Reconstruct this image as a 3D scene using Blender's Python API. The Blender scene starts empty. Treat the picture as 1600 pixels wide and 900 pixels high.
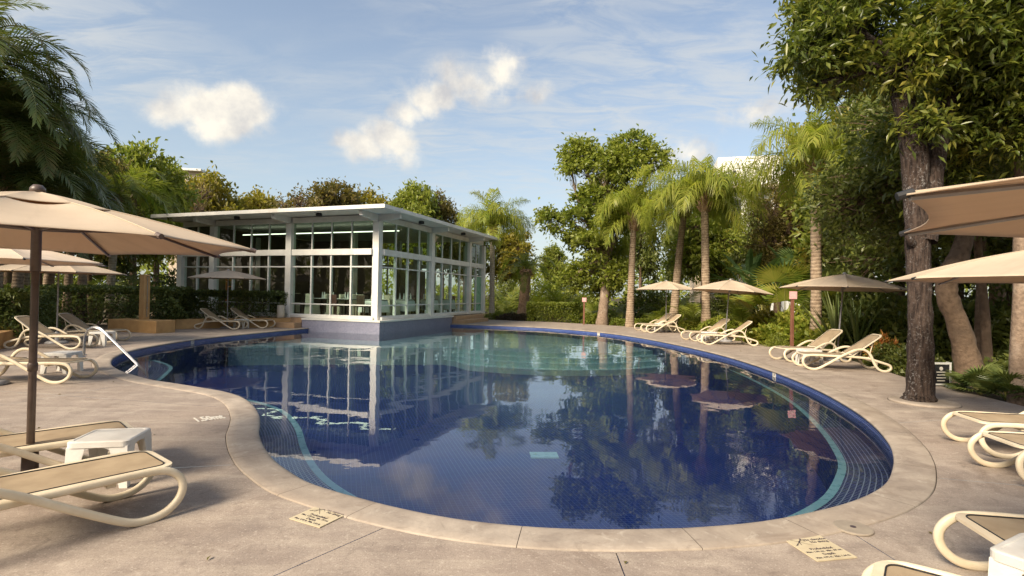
import bpy, bmesh, math, random
import numpy as np
from mathutils import Vector, Matrix, geometry

SC = bpy.context.scene
COL = SC.collection
R = math.radians
PI = math.pi

# ------------------------------------------------------------------ camera
EYE, FPX, PITCH, ROLL = 1.62, 833.97, 0.0129, 0.0171
cam_data = bpy.data.cameras.new('camera')
cam_data.sensor_width = 36.0
cam_data.lens = 36.0 * FPX / 1600.0
cam_data.clip_start = 0.05
cam_data.clip_end = 3000
cam = bpy.data.objects.new('camera', cam_data)
COL.objects.link(cam)
_f = Vector((0, math.cos(PITCH), math.sin(PITCH)))
_r = Vector((1, 0, 0)); _u = _r.cross(_f)
_r, _u = (_r * math.cos(ROLL) + _u * math.sin(ROLL)), (_u * math.cos(ROLL) - _r * math.sin(ROLL))
cam.matrix_world = Matrix(((_r.x, _u.x, -_f.x, 0), (_r.y, _u.y, -_f.y, 0), (_r.z, _u.z, -_f.z, EYE), (0, 0, 0, 1)))
SC.camera = cam

# ------------------------------------------------------------------ sun, sky, exposure
SUN_AZ = Vector((-0.66, -0.75, 0)).normalized()   # horizontal direction towards the sun
SUN_EL = R(36)
SUN_STRENGTH, SKY_STRENGTH, EXPOSURE = 3.0, 0.10, 1.27
sun_data = bpy.data.lights.new('sun', 'SUN')
sun_data.energy = SUN_STRENGTH
sun_data.angle = R(22)
sun_data.color = (1.0, 0.87, 0.67)
sun = bpy.data.objects.new('sun', sun_data)
COL.objects.link(sun)
_sd = Vector((SUN_AZ.x * math.cos(SUN_EL), SUN_AZ.y * math.cos(SUN_EL), math.sin(SUN_EL)))
sun.rotation_euler = _sd.to_track_quat('Z', 'Y').to_euler()
sun.location = _sd * 60

SC.view_settings.view_transform = 'Standard'
SC.view_settings.look = 'None'
SC.view_settings.exposure = EXPOSURE
SC.view_settings.gamma = 1
SC.render.engine = 'CYCLES'
SC.cycles.max_bounces = 10
SC.cycles.transparent_max_bounces = 24
SC.cycles.diffuse_bounces = 3
SC.cycles.glossy_bounces = 4
SC.cycles.use_denoising = True
SC.cycles.caustics_reflective = False
SC.cycles.caustics_refractive = False


class NT:
    """tiny node helper"""
    def __init__(s, tree): s.t = tree; s.n = tree.nodes; s.l = tree.links
    def node(s, typ, **kw):
        n = s.n.new(typ)
        for k, v in kw.items(): setattr(n, k, v)
        return n
    def put(s, sock, v):
        if hasattr(v, 'is_linked') or isinstance(v, bpy.types.NodeSocket): s.l.new(v, sock)
        elif v is not None:
            if isinstance(v, (tuple, list)) and len(v) == 3 and sock.type == 'RGBA': v = (*v, 1)
            sock.default_value = v
    def math(s, op, a, b=None, c=None, clamp=False):
        n = s.node('ShaderNodeMath', operation=op, use_clamp=clamp)
        s.put(n.inputs[0], a)
        if b is not None: s.put(n.inputs[1], b)
        if c is not None: s.put(n.inputs[2], c)
        return n.outputs[0]
    def mix(s, f, a, b, blend='MIX'):
        n = s.node('ShaderNodeMix', data_type='RGBA', blend_type=blend)
        s.put(n.inputs[0], f); s.put(n.inputs[6], a); s.put(n.inputs[7], b)
        return n.outputs[2]
    def noise(s, vec, scale, detail=4, rough=.55, dist=0):
        n = s.node('ShaderNodeTexNoise')
        if vec is not None: s.put(n.inputs['Vector'], vec)
        n.inputs['Scale'].default_value = scale; n.inputs['Detail'].default_value = detail
        n.inputs['Roughness'].default_value = rough; n.inputs['Distortion'].default_value = dist
        return n.outputs[0]
    def ramp(s, f, stops):
        n = s.node('ShaderNodeValToRGB'); e = n.color_ramp.elements
        while len(e) < len(stops): e.new(0.5)
        for i, (p, c) in enumerate(stops):
            e[i].position = p
            e[i].color = (c, c, c, 1) if isinstance(c, (int, float)) else (*c, 1)
        s.put(n.inputs[0], f); return n.outputs[0]
    def maprange(s, v, a, b, c, d, smooth=False):
        n = s.node('ShaderNodeMapRange'); n.clamp = True
        if smooth: n.interpolation_type = 'SMOOTHSTEP'
        s.put(n.inputs[0], v)
        for i, q in enumerate((a, b, c, d)): n.inputs[1 + i].default_value = q
        return n.outputs[0]
    def vscale(s, vec, sc, loc=(0, 0, 0)):
        n = s.node('ShaderNodeMapping'); s.put(n.inputs[0], vec); n.inputs['Scale'].default_value = sc
        n.inputs['Location'].default_value = loc
        return n.outputs[0]
    def bump(s, h, dist, strength=1.0, normal=None):
        n = s.node('ShaderNodeBump'); s.put(n.inputs['Height'], h)
        n.inputs['Distance'].default_value = dist; n.inputs['Strength'].default_value = strength
        if normal is not None: s.put(n.inputs['Normal'], normal)
        return n.outputs[0]


def make_world():
    w = bpy.data.worlds.new('World'); SC.world = w; w.use_nodes = True
    k = NT(w.node_tree); k.n.clear()
    out = k.node('ShaderNodeOutputWorld')
    sky = k.node('ShaderNodeTexSky', sky_type='NISHITA')
    sky.sun_disc = False
    sky.sun_elevation = SUN_EL
    sky.sun_rotation = math.atan2(SUN_AZ.x, SUN_AZ.y)
    sky.air_density = 1.0; sky.dust_density = 1.6; sky.ozone_density = 2.2
    tc = k.node('ShaderNodeTexCoord')
    sep = k.node('ShaderNodeSeparateXYZ'); k.l.new(tc.outputs['Generated'], sep.inputs[0])
    x, y, z = sep.outputs
    az = k.math('ARCTAN2', x, y)
    el = k.math('ARCSINE', z)
    # warp of the cloud outlines
    n1 = k.noise(tc.outputs['Generated'], 12.0, 8, .6)
    n2 = k.noise(tc.outputs['Generated'], 3.2, 3, .5)
    warp = k.math('MULTIPLY', k.math('SUBTRACT', n1, .5), 2.0)
    warp = k.math('ADD', warp, k.math('MULTIPLY', k.math('SUBTRACT', n2, .5), .8))
    # cumulus: (azimuth, elevation, half width, half height, weight), degrees, going all round the sky
    blobs = [(-29.2, 16.2, 5.2, 2.7, 1.0), (-27.6, 17.6, 2.6, 1.9, .95), (-32.5, 15.6, 3.0, 1.7, .85), (-12.8, 15.6, 3.4, 2.8, 1.0), (-11.4, 18.2, 2.6, 2.0, 1.0), (-7.6, 20.2, 2.6, 2.0, .95), (-4.6, 21.2, 4.6, 2.9, 1.0), (-1.6, 22.8, 3.2, 2.2, .95), (-9.6, 19.4, 2.8, 2.2, .95), (-15.0, 14.6, 3.2, 1.9, .85), (1.8, 21.0, 3.2, 1.5, .6), (24.5, 17.5, 5.0, 2.2, .62),
             (-17.8, 15.3, 2.4, 1.3, .7), (-5.2, 17.2, 2.6, 1.1, .5), (17.5, 14.5, 4.5, 2.2, .75), (-40, 15.0, 3.5, 1.5, .6),
             (48, 17, 7, 3, .9), (78, 14, 8, 3, 1), (120, 20, 8, 4, 1), (160, 16, 7, 3, .9), (-158, 22, 8, 4, 1), (-118, 15, 7, 3, .9), (-82, 19, 7, 3, 1),
             (-60, 26, 6, 2.5, .8)]
    cum = None
    for a, e, sa, se, wt in blobs:
        da = k.math('SUBTRACT', az, R(a))
        da = k.math('DIVIDE', da, R(sa)); de = k.math('DIVIDE', k.math('SUBTRACT', el, R(e)), R(se))
        d2 = k.math('ADD', k.math('MULTIPLY', da, da), k.math('MULTIPLY', de, de))
        g = k.math('MULTIPLY', k.math('EXPONENT', k.math('MULTIPLY', d2, -0.9)), wt)
        cum = g if cum is None else k.math('MAXIMUM', cum, g)
    dens = k.math('ADD', cum, k.math('MULTIPLY', warp, .85))
    cmask = k.maprange(dens, .34, .92, 0, .93, True)
    cmask = k.math('MULTIPLY', cmask, k.maprange(cum, .03, .5, 0, 1, True))
    # thin high streaks on a plane overhead
    zz = k.math('ADD', k.math('MAXIMUM', z, 0.0), .12)
    px = k.math('DIVIDE', x, zz); py = k.math('DIVIDE', y, zz)
    cmb = k.node('ShaderNodeCombineXYZ'); k.put(cmb.inputs[0], px); k.put(cmb.inputs[1], py)
    big = k.noise(k.vscale(cmb.outputs[0], (.55, .9, 1), (3.1, .4, 0)), 1.0, 4, .55)
    fine = k.noise(k.vscale(cmb.outputs[0], (2.2, 5.5, 1), (1.3, 7.7, 0)), 1.6, 7, .66, .6)
    wisp = k.math('MULTIPLY', k.maprange(big, .36, .60, 0, 1, True), k.maprange(fine, .34, .66, 0, 1, True))
    wisp = k.math('MULTIPLY', wisp, k.maprange(el, R(3), R(13), .15, .65))
    veil = k.math('MULTIPLY', k.maprange(el, R(1), R(30), .55, .14), 1.0)
    # colours of the cloud, bright relative to the physical sky
    shade = k.noise(tc.outputs['Generated'], 14.0, 5, .6)
    ccol = k.mix(k.maprange(shade, .35, .68, 0, 1), (2.7, 2.65, 2.65), (4.7, 4.35, 3.7))
    base = k.mix(1.0, sky.outputs[0], (1.06, .90, .80), 'MULTIPLY')
    c1 = k.mix(veil, base, (2.2, 2.65, 2.75))
    c2 = k.mix(wisp, c1, (3.1, 3.15, 3.1))
    c3 = k.mix(cmask, c2, ccol)
    bg = k.node('ShaderNodeBackground'); k.put(bg.inputs[0], c3); bg.inputs[1].default_value = SKY_STRENGTH
    k.l.new(bg.outputs[0], out.inputs[0])
make_world()


# ------------------------------------------------------------------ helpers
def hor(px): return 460.8 + ROLL * (px - 800)
def at(px, py, Y):
    """point at depth Y (metres in front of the viewpoint) seen towards photo pixel px, py"""
    return Vector(((px - 800) / FPX * Y, Y, EYE + (hor(px) - py) / FPX * Y))
def ground(px, py, z=0.0):
    Y = (EYE - z) * FPX / (py - hor(px)); return Vector(((px - 800) / FPX * Y, Y, z))

def tag(o, label=None, cat=None, group=None, kind=None):
    if label: o['label'] = label
    if cat: o['category'] = cat
    if group: o['group'] = group
    if kind: o['kind'] = kind
    return o
def empty(name, loc=(0, 0, 0), rz=0.0, label=None, cat=None, group=None, kind=None):
    o = bpy.data.objects.new(name, None); COL.objects.link(o)
    o.location = loc; o.rotation_euler = (0, 0, rz); o.empty_display_size = .2
    return tag(o, label, cat, group, kind)
def link(name, me, parent=None, loc=None, rot=None):
    o = bpy.data.objects.new(name, me); COL.objects.link(o)
    if parent: o.parent = parent
    if loc is not None: o.location = loc
    if rot is not None: o.rotation_euler = rot
    return o
def copy_tree(o, parent=None):
    c = o.copy(); COL.objects.link(c)
    if parent: c.parent = parent
    for ch in list(o.children): copy_tree(ch, c)
    return c

class MB:
    def __init__(s): s.v = []; s.f = []; s.uv = None
    def add(s, vs, fs):
        b = len(s.v); s.v += [tuple(v) for v in vs]; s.f += [tuple(i + b for i in f) for f in fs]; return s
    def box(s, c, d, rz=0.0, bevel=0.0):
        cx, cy, cz = c; dx, dy, dz = d[0] / 2, d[1] / 2, d[2] / 2
        if bevel <= 0:
            p = [(-dx, -dy, -dz), (dx, -dy, -dz), (dx, dy, -dz), (-dx, dy, -dz), (-dx, -dy, dz), (dx, -dy, dz), (dx, dy, dz), (-dx, dy, dz)]
            f = [(0, 3, 2, 1), (4, 5, 6, 7), (0, 1, 5, 4), (1, 2, 6, 5), (2, 3, 7, 6), (3, 0, 4, 7)]
        else:
            b = min(bevel, dx * .9, dy * .9, dz * .9)
            bm = bmesh.new(); bmesh.ops.create_cube(bm, size=1)
            for v in bm.verts: v.co = (v.co.x * 2 * dx, v.co.y * 2 * dy, v.co.z * 2 * dz)
            bmesh.ops.bevel(bm, geom=bm.edges[:], offset=b, segments=2, affect='EDGES', profile=.6)
            bm.verts.index_update()
            p = [tuple(v.co) for v in bm.verts]; f = [tuple(v.index for v in q.verts) for q in bm.faces]; bm.free()
        ca, sa = math.cos(rz), math.sin(rz)
        return s.add([(cx + x * ca - y * sa, cy + x * sa + y * ca, cz + z) for x, y, z in p], f)
    def tube(s, pts, rad, n=8, ry=None, closed=False, cap=True, up=Vector((0, 0, 1)), sq=1.0):
        """sweep; rad number or list; ry = second radius (flat sections); sq<1 squarer section"""
        pts = [Vector(p) for p in pts]; m = len(pts)
        rl = rad if isinstance(rad, (list, tuple)) else [rad] * m
        vs = []; prev = None
        for i, p in enumerate(pts):
            if closed: t = pts[(i + 1) % m] - pts[i - 1]
            else: t = pts[min(i + 1, m - 1)] - pts[max(i - 1, 0)]
            t.normalize()
            a = t.cross(up if prev is None or ry is not None else Vector((0, 0, 1)))
            if prev is not None and ry is None: a = prev - t * prev.dot(t)
            if a.length < 1e-4: a = t.cross(Vector((1, 0, 0)))
            a.normalize(); b = a.cross(t); b.normalize(); prev = a
            for j in range(n):
                th = 2 * PI * j / n; ct, st = math.cos(th), math.sin(th)
                if sq != 1.0:
                    ct = math.copysign(abs(ct) ** sq, ct); st = math.copysign(abs(st) ** sq, st)
                vs.append(p + a * (ct * rl[i]) + b * (st * (ry if ry is not None else rl[i])))
        fs = []
        for i in range(m if closed else m - 1):
            i2 = (i + 1) % m
            for j in range(n):
                j2 = (j + 1) % n
                fs.append((i * n + j, i * n + j2, i2 * n + j2, i2 * n + j))
        if cap and not closed:
            fs.append(tuple(range(n - 1, -1, -1))); fs.append(tuple((m - 1) * n + j for j in range(n)))
        return s.add(vs, fs)
    def lathe(s, prof, n=24, c=(0, 0, 0)):
        vs = []; fs = []
        for r, z in prof:
            for j in range(n):
                th = 2 * PI * j / n; vs.append((c[0] + r * math.cos(th), c[1] + r * math.sin(th), c[2] + z))
        for i in range(len(prof) - 1):
            for j in range(n):
                j2 = (j + 1) % n; fs.append((i * n + j, i * n + j2, (i + 1) * n + j2, (i + 1) * n + j))
        fs.append(tuple(range(n - 1, -1, -1))); fs.append(tuple((len(prof) - 1) * n + j for j in range(n)))
        return s.add(vs, fs)
    def prism(s, poly, z0, z1):
        n = len(poly)
        vs = [(p[0], p[1], z0) for p in poly] + [(p[0], p[1], z1) for p in poly]
        fs = [tuple(range(n - 1, -1, -1)), tuple(range(n, 2 * n))] + [(i, (i + 1) % n, n + (i + 1) % n, n + i) for i in range(n)]
        return s.add(vs, fs)
    def mesh(s, name, mat, smooth=False):
        me = bpy.data.meshes.new(name); me.from_pydata(s.v, [], s.f)
        if mat: me.materials.append(mat)
        if smooth: me.shade_smooth() if hasattr(me, 'shade_smooth') else None
        me.update(); return me
    def build(s, name, mat, parent=None, smooth=False, loc=None, rot=None):
        return link(name, s.mesh(name, mat, smooth), parent, loc, rot)

def np_mesh(name, V, F, mat):
    """V (n,3), F (m,k) equal sized faces"""
    me = bpy.data.meshes.new(name); n, (m, k) = len(V), F.shape
    me.vertices.add(n); me.vertices.foreach_set('co', V.astype(np.float32).ravel())
    me.loops.add(m * k); me.loops.foreach_set('vertex_index', F.astype(np.int32).ravel())
    me.polygons.add(m); me.polygons.foreach_set('loop_start', np.arange(0, m * k, k, dtype=np.int32))
    me.update(calc_edges=True)
    if mat: me.materials.append(mat)
    return me

def set_smooth(o):
    me = o.data; me.polygons.foreach_set('use_smooth', [True] * len(me.polygons)); me.update(); return o

def catmull(pts, n=8, closed=False):
    P = [Vector(p) for p in pts]; m = len(P); out = []
    rng = range(m) if closed else range(m - 1)
    for i in rng:
        p0 = P[(i - 1) % m] if closed or i > 0 else P[0] * 2 - P[1]
        p1 = P[i]; p2 = P[(i + 1) % m]
        p3 = P[(i + 2) % m] if closed or i + 2 < m else P[-1] * 2 - P[-2]
        for j in range(n):
            t = j / n
            out.append(0.5 * ((2 * p1) + (p2 - p0) * t + (2 * p0 - 5 * p1 + 4 * p2 - p3) * t * t + (3 * p1 - p0 - 3 * p2 + p3) * t ** 3))
    if not closed: out.append(P[-1])
    return out


# ------------------------------------------------------------------ materials
def new_mat(name):
    m = bpy.data.materials.new(name); m.use_nodes = True; k = NT(m.node_tree); k.n.clear()
    out = k.node('ShaderNodeOutputMaterial'); return m, k, out
def principled(k, out, col, rough=.5, metal=0.0, normal=None, spec=.5, **kw):
    b = k.node('ShaderNodeBsdfPrincipled'); k.put(b.inputs['Base Color'], col); k.put(b.inputs['Roughness'], rough)
    k.put(b.inputs['Metallic'], metal); k.put(b.inputs['Specular IOR Level'], spec)
    if normal is not None: k.put(b.inputs['Normal'], normal)
    k.l.new(b.outputs[0], out.inputs[0]); return b
def ocoord(k, kind='Object', rand=True):
    tc = k.node('ShaderNodeTexCoord')
    if not rand: return tc.outputs[kind]
    oi = k.node('ShaderNodeObjectInfo'); a = k.node('ShaderNodeVectorMath', operation='ADD')
    sc = k.math('MULTIPLY', oi.outputs['Random'], 37.0)
    k.l.new(tc.outputs[kind], a.inputs[0]); k.l.new(sc, a.inputs[1]); return a.outputs[0]
def rough_mat(name, c1, c2, scale=6, rough=.6, bump=.002, bscale=40, metal=0.0, spec=.4, c3=None, big=1.2, detail=6):
    """two-tone mottled surface with fine relief"""
    m, k, out = new_mat(name); v = ocoord(k)
    n = k.noise(v, scale, detail, .6)
    col = k.mix(k.maprange(n, .32, .68, 0, 1), c1, c2)
    if c3: col = k.mix(k.maprange(k.noise(v, big, 5, .6), .52, .72, 0, .8), col, c3)
    nb = k.bump(k.noise(v, bscale, 4, .6), bump) if bump else None
    rr = k.maprange(n, .3, .7, max(.05, rough - .08), min(1, rough + .08))
    principled(k, out, col, rr, metal, nb, spec); return m
def leaf_mat(name, cols, trans=.35, rough=.45, patch=.6, spec=.35, tcol=1.6):
    m, k, out = new_mat(name)
    geo = k.node('ShaderNodeNewGeometry')
    v = ocoord(k)
    r = geo.outputs['Random Per Island']
    n = k.noise(v, patch, 3, .5)
    f = k.math('ADD', k.math('MULTIPLY', r, .6), k.math('MULTIPLY', k.maprange(n, .35, .65, 0, 1), .4))
    col = k.ramp(f, [(i / (len(cols) - 1), c) for i, c in enumerate(cols)])
    b = k.node('ShaderNodeBsdfPrincipled'); k.put(b.inputs['Base Color'], col); b.inputs['Roughness'].default_value = rough
    b.inputs['Specular IOR Level'].default_value = spec
    t = k.node('ShaderNodeBsdfTranslucent')
    k.put(t.inputs[0], k.mix(1.0, col, (tcol, tcol * 1.05, tcol * .55), 'MULTIPLY'))
    mx = k.node('ShaderNodeMixShader'); mx.inputs[0].default_value = trans
    k.l.new(b.outputs[0], mx.inputs[1]); k.l.new(t.outputs[0], mx.inputs[2]); k.l.new(mx.outputs[0], out.inputs[0])
    return m

M = {}
def deck_mat():
    m, k, out = new_mat('stained_concrete')
    tc = k.node('ShaderNodeTexCoord'); v = tc.outputs['Object']
    big = k.noise(v, .45, 5, .6, .4); mid = k.noise(v, 2.1, 7, .65, .3); fine = k.noise(v, 26, 4, .7)
    streak = k.noise(k.vscale(v, (.7, 5.0, 1)), 1.3, 6, .62, .5)
    col = k.mix(k.maprange(mid, .33, .67, 0, 1), (.25, .204, .175), (.475, .40, .333))
    col = k.mix(k.maprange(big, .38, .66, 0, .75), col, (.315, .25, .205))
    col = k.mix(k.maprange(streak, .5, .72, 0, .55), col, (.52, .445, .36))
    col = k.mix(k.maprange(streak, .42, .25, 0, .35), col, (.19, .138, .104))
    stain = k.noise(k.vscale(v, (1, 1, 1), (4, 9, 0)), .9, 6, .7, 1.0)
    col = k.mix(k.maprange(stain, .56, .70, 0, .65), col, (.165, .118, .092))
    pit = k.node('ShaderNodeTexVoronoi'); k.put(pit.inputs['Vector'], v); pit.inputs['Scale'].default_value = 34
    pm = k.maprange(pit.outputs['Distance'], .08, .2, .5, 0)
    pm = k.math('MULTIPLY', pm, k.maprange(k.noise(v, 3.3, 3), .5, .62, 0, 1))
    col = k.mix(pm, col, (.12, .085, .06))
    col = k.mix(k.maprange(fine, .3, .7, 0, .22), col, (.16, .12, .09))
    grit = k.noise(v, 95, 3, .75); spk = k.noise(v, 48, 2, .6)
    col = k.mix(k.maprange(grit, .36, .50, .42, 0), col, (.10, .078, .062))
    col = k.mix(k.maprange(spk, .60, .70, 0, .5), col, (.58, .51, .43))
    wear = k.noise(k.vscale(v, (1, 1, 1), (2, 5, 0)), 5.5, 8, .72, 1.2)
    col = k.mix(k.maprange(wear, .56, .66, 0, .45), col, (.17, .135, .115))
    col = k.mix(k.maprange(wear, .40, .32, 0, .4), col, (.54, .47, .39))
    h = k.math('ADD', k.math('MULTIPLY', fine, .5), k.math('MULTIPLY', mid, .6))
    h = k.math('SUBTRACT', h, k.math('MULTIPLY', pm, .6))
    principled(k, out, col, k.maprange(mid, .3, .7, .62, .82), 0, k.bump(h, .006, .8), .3); return m
M['deck'] = deck_mat()
def coping_mat():
    m, k, out = new_mat('smooth_coping')
    tc = k.node('ShaderNodeTexCoord'); v = tc.outputs['Object']
    mid = k.noise(v, 2.6, 7, .65, .4); fine = k.noise(v, 34, 4, .7); big = k.noise(v, .6, 4)
    col = k.mix(k.maprange(mid, .33, .67, 0, 1), (.26, .214, .178), (.465, .395, .322))
    col = k.mix(k.maprange(big, .45, .65, 0, .6), col, (.35, .285, .225))
    st = k.noise(k.vscale(v, (1, 1, 1), (7, 2, 0)), 1.7, 6, .7, .8)
    col = k.mix(k.maprange(st, .54, .70, 0, .65), col, (.20, .15, .115))
    col = k.mix(k.maprange(fine, .3, .7, 0, .15), col, (.2, .15, .11))
    wear = k.noise(k.vscale(v, (1, 1, 1), (2, 5, 0)), 4.5, 8, .72, 1.2)
    col = k.mix(k.maprange(wear, .56, .68, 0, .5), col, (.19, .152, .125))
    col = k.mix(k.maprange(wear, .42, .33, 0, .45), col, (.56, .50, .42))
    principled(k, out, col, .6, 0, k.bump(k.math('ADD', fine, mid), .004, .7), .35); return m
M['coping'] = coping_mat()
M['joint'] = rough_mat('dark_joint', (.05, .04, .03), (.09, .07, .055), 9, .9)
def soil_mat():
    m, k, out = new_mat('leaf_litter_soil')
    tc = k.node('ShaderNodeTexCoord'); v = tc.outputs['Object']
    a = k.noise(v, .5, 5); b = k.noise(v, 12, 6, .7)
    col = k.mix(k.maprange(b, .35, .65, 0, 1), (.035, .028, .018), (.12, .085, .05))
    col = k.mix(k.maprange(a, .45, .6, 0, .6), col, (.045, .06, .02))
    principled(k, out, col, .95, 0, k.bump(b, .03), .2); return m
M['soil'] = soil_mat()

def tile_mat(name, c1, c2, grout, w, h, uv=True, mortar=.004, rough=.25, var=.0):
    m, k, out = new_mat(name); tc = k.node('ShaderNodeTexCoord'); v = tc.outputs['UV' if uv else 'Object']
    br = k.node('ShaderNodeTexBrick'); br.offset = 0; br.squash = 1; k.put(br.inputs['Vector'], v)
    br.inputs['Scale'].default_value = 1; br.inputs['Brick Width'].default_value = w; br.inputs['Row Height'].default_value = h
    br.inputs['Mortar Size'].default_value = mortar; br.inputs['Mortar Smooth'].default_value = .1
    br.inputs['Bias'].default_value = 0
    k.put(br.inputs['Color1'], c1); k.put(br.inputs['Color2'], c2); k.put(br.inputs['Mortar'], grout)
    n = k.noise(v, 1.1, 4)
    col = k.mix(k.maprange(n, .35, .65, 0, .3), br.outputs['Color'], tuple(x * .6 for x in c1))
    principled(k, out, col, k.math('ADD', k.math('MULTIPLY', br.outputs['Fac'], .4), rough), 0,
               k.bump(br.outputs['Fac'], -.002, .6), .5); return m
M['floor_tile'] = tile_mat('blue_mosaic_floor', (.028, .06, .29), (.021, .048, .24), (.075, .13, .37), .056, .056, mortar=.0042)
M['wall_tile'] = tile_mat('blue_mosaic_wall', (.04, .068, .29), (.028, .048, .21), (.18, .25, .42), .052, .026, mortar=.003)
M['bench_tile'] = tile_mat('dark_blue_mosaic_bench', (.055, .06, .23), (.035, .045, .17), (.50, .54, .62), .056, .056, mortar=.0055)
M['turq_tile'] = tile_mat('turquoise_tile', (.55, .88, .86), (.48, .83, .83), (.62, .86, .85), .052, .052, mortar=.003)
M['nosing'] = rough_mat('turquoise_nosing', (.36, .70, .72), (.48, .80, .80), 8, .3, .0005)
M['grey_tile'] = tile_mat('grey_blue_mosaic', (.27, .265, .35), (.20, .20, .28), (.34, .34, .41), .055, .055, mortar=.003, rough=.35)

def water_mat():
    m, k, out = new_mat('pool_water')
    tc = k.node('ShaderNodeTexCoord'); v = tc.outputs['Object']
    n1 = k.noise(k.vscale(v, (1, 1, 1)), .55, 2, .5, .3); n2 = k.noise(v, 2.6, 3, .5, .2); n3 = k.noise(v, 9, 2)
    patch = k.maprange(k.noise(v, .22, 3), .38, .64, .15, 1.0)
    h = k.math('ADD', k.math('MULTIPLY', n1, 1.0), k.math('MULTIPLY', n2, .16))
    h = k.math('ADD', h, k.math('MULTIPLY', n3, .010))
    nb = k.bump(k.math('MULTIPLY', h, patch), .015, 1.0)
    fr = k.node('ShaderNodeFresnel'); fr.inputs[0].default_value = 1.34; k.put(fr.inputs['Normal'], nb)
    gl = k.node('ShaderNodeBsdfGlossy'); gl.inputs['Roughness'].default_value = 0.0; k.put(gl.inputs['Normal'], nb)
    gl.inputs['Color'].default_value = (1, 1, 1, 1)
    tr = k.node('ShaderNodeBsdfTransparent'); tr.inputs[0].default_value = (.91, .97, 1.0, 1)
    mx = k.node('ShaderNodeMixShader'); k.put(mx.inputs[0], fr.outputs[0])
    k.l.new(tr.outputs[0], mx.inputs[1]); k.l.new(gl.outputs[0], mx.inputs[2]); k.l.new(mx.outputs[0], out.inputs[0]); return m
M['water'] = water_mat()
def glass_mat(name, tint, rough=0.0):
    m, k, out = new_mat(name)
    v = ocoord(k)
    nb = k.bump(k.noise(v, .8, 2), .004, 1.0)
    fr = k.node('ShaderNodeFresnel'); fr.inputs[0].default_value = 1.5; k.put(fr.inputs['Normal'], nb)
    gl = k.node('ShaderNodeBsdfGlossy'); gl.inputs['Roughness'].default_value = rough; k.put(gl.inputs['Normal'], nb)
    tr = k.node('ShaderNodeBsdfTransparent'); tr.inputs[0].default_value = (*tint, 1)
    mx = k.node('ShaderNodeMixShader'); geo = k.node('ShaderNodeNewGeometry'); k.put(mx.inputs[0], k.math('MULTIPLY', fr.outputs[0], k.math('SUBTRACT', 1.0, geo.outputs['Backfacing'])))
    k.l.new(tr.outputs[0], mx.inputs[1]); k.l.new(gl.outputs[0], mx.inputs[2]); k.l.new(mx.outputs[0], out.inputs[0]); return m
M['glass'] = glass_mat('clear_glass', (.86, .93, .90))
M['glass_green'] = glass_mat('green_glass', (.72, .82, .74))
M['frost'] = rough_mat('frosted_green_glass', (.16, .36, .24), (.20, .42, .28), 2, .3, 0)
M['white_paint'] = rough_mat('white_paint', (.70, .685, .63), (.80, .78, .72), 3, .5, .001, 60, c3=(.62, .58, .50), big=.7)
M['soffit'] = rough_mat('soffit_paint', (.62, .60, .57), (.70, .68, .64), 2, .7, .001)
M['alu'] = rough_mat('white_aluminium', (.66, .66, .62), (.74, .73, .68), 5, .35, .0, spec=.5)
M['cream_stone'] = rough_mat('cream_stone', (.56, .50, .40), (.70, .63, .52), 5, .5, .002, c3=(.46, .39, .30))
M['tan_step'] = rough_mat('tan_step_stucco', (.42, .27, .15), (.52, .35, .21), 4, .7, .003, c3=(.33, .21, .12))
M['ochre'] = rough_mat('ochre_stucco', (.43, .25, .10), (.52, .32, .14), 4, .75, .004, c3=(.33, .19, .085))
M['brown_wall'] = rough_mat('brown_interior_wall', (.15, .105, .075), (.2, .145, .105), 2, .7, .002)
M['int_floor'] = rough_mat('interior_stone_floor', (.20, .15, .11), (.28, .22, .17), 3, .25, .0005)
M['dark_wood'] = rough_mat('dark_wood', (.035, .02, .013), (.075, .045, .028), 9, .45, .001)
M['cloth_white'] = rough_mat('white_cloth', (.72, .72, .68), (.82, .81, .77), 9, .85, .001)
M['cloth_cream'] = rough_mat('cream_cloth', (.62, .56, .42), (.70, .64, .50), 9, .85, .001)
M['orange_paint'] = rough_mat('orange_paint', (.62, .17, .05), (.7, .22, .07), 9, .5, .0005)
M['black'] = rough_mat('black_plastic', (.012, .012, .013), (.03, .03, .032), 20, .5, .0005)
M['brown_metal'] = rough_mat('brown_painted_pole', (.085, .06, .05), (.125, .09, .075), 15, .38, .0006, spec=.5)
M['grey_metal'] = rough_mat('grey_painted_pole', (.25, .25, .26), (.34, .33, .33), 15, .35, .0005)
M['steel'] = rough_mat('polished_steel', (.30, .30, .31), (.42, .42, .43), 8, .34, .0003, metal=1.0)
M['resin'] = rough_mat('cream_resin', (.66, .56, .40), (.76, .66, .50), 7, .42, .0008, 90, spec=.45, c3=(.58, .47, .33))
M['white_resin'] = rough_mat('white_resin', (.66, .64, .60), (.76, .74, .70), 9, .45, .001, 120, c3=(.54, .50, .45))
def sling_mat():
    m, k, out = new_mat('woven_sling'); v = ocoord(k, rand=False)
    w1 = k.node('ShaderNodeTexWave', wave_type='BANDS', bands_direction='X'); w1.inputs['Scale'].default_value = 55; k.put(w1.inputs['Vector'], v)
    w2 = k.node('ShaderNodeTexWave', wave_type='BANDS', bands_direction='Y'); w2.inputs['Scale'].default_value = 55; k.put(w2.inputs['Vector'], v)
    h = k.math('MULTIPLY', w1.outputs['Fac'], w2.outputs['Fac'])
    n = k.noise(v, 4, 6, .6)
    col = k.mix(k.maprange(n, .35, .65, 0, 1), (.30, .225, .145), (.40, .31, .205))
    col = k.mix(k.math('MULTIPLY', h, .25), col, (.50, .40, .28))
    principled(k, out, col, .75, 0, k.bump(h, .001, .5), .25); return m
M['sling'] = sling_mat()
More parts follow.
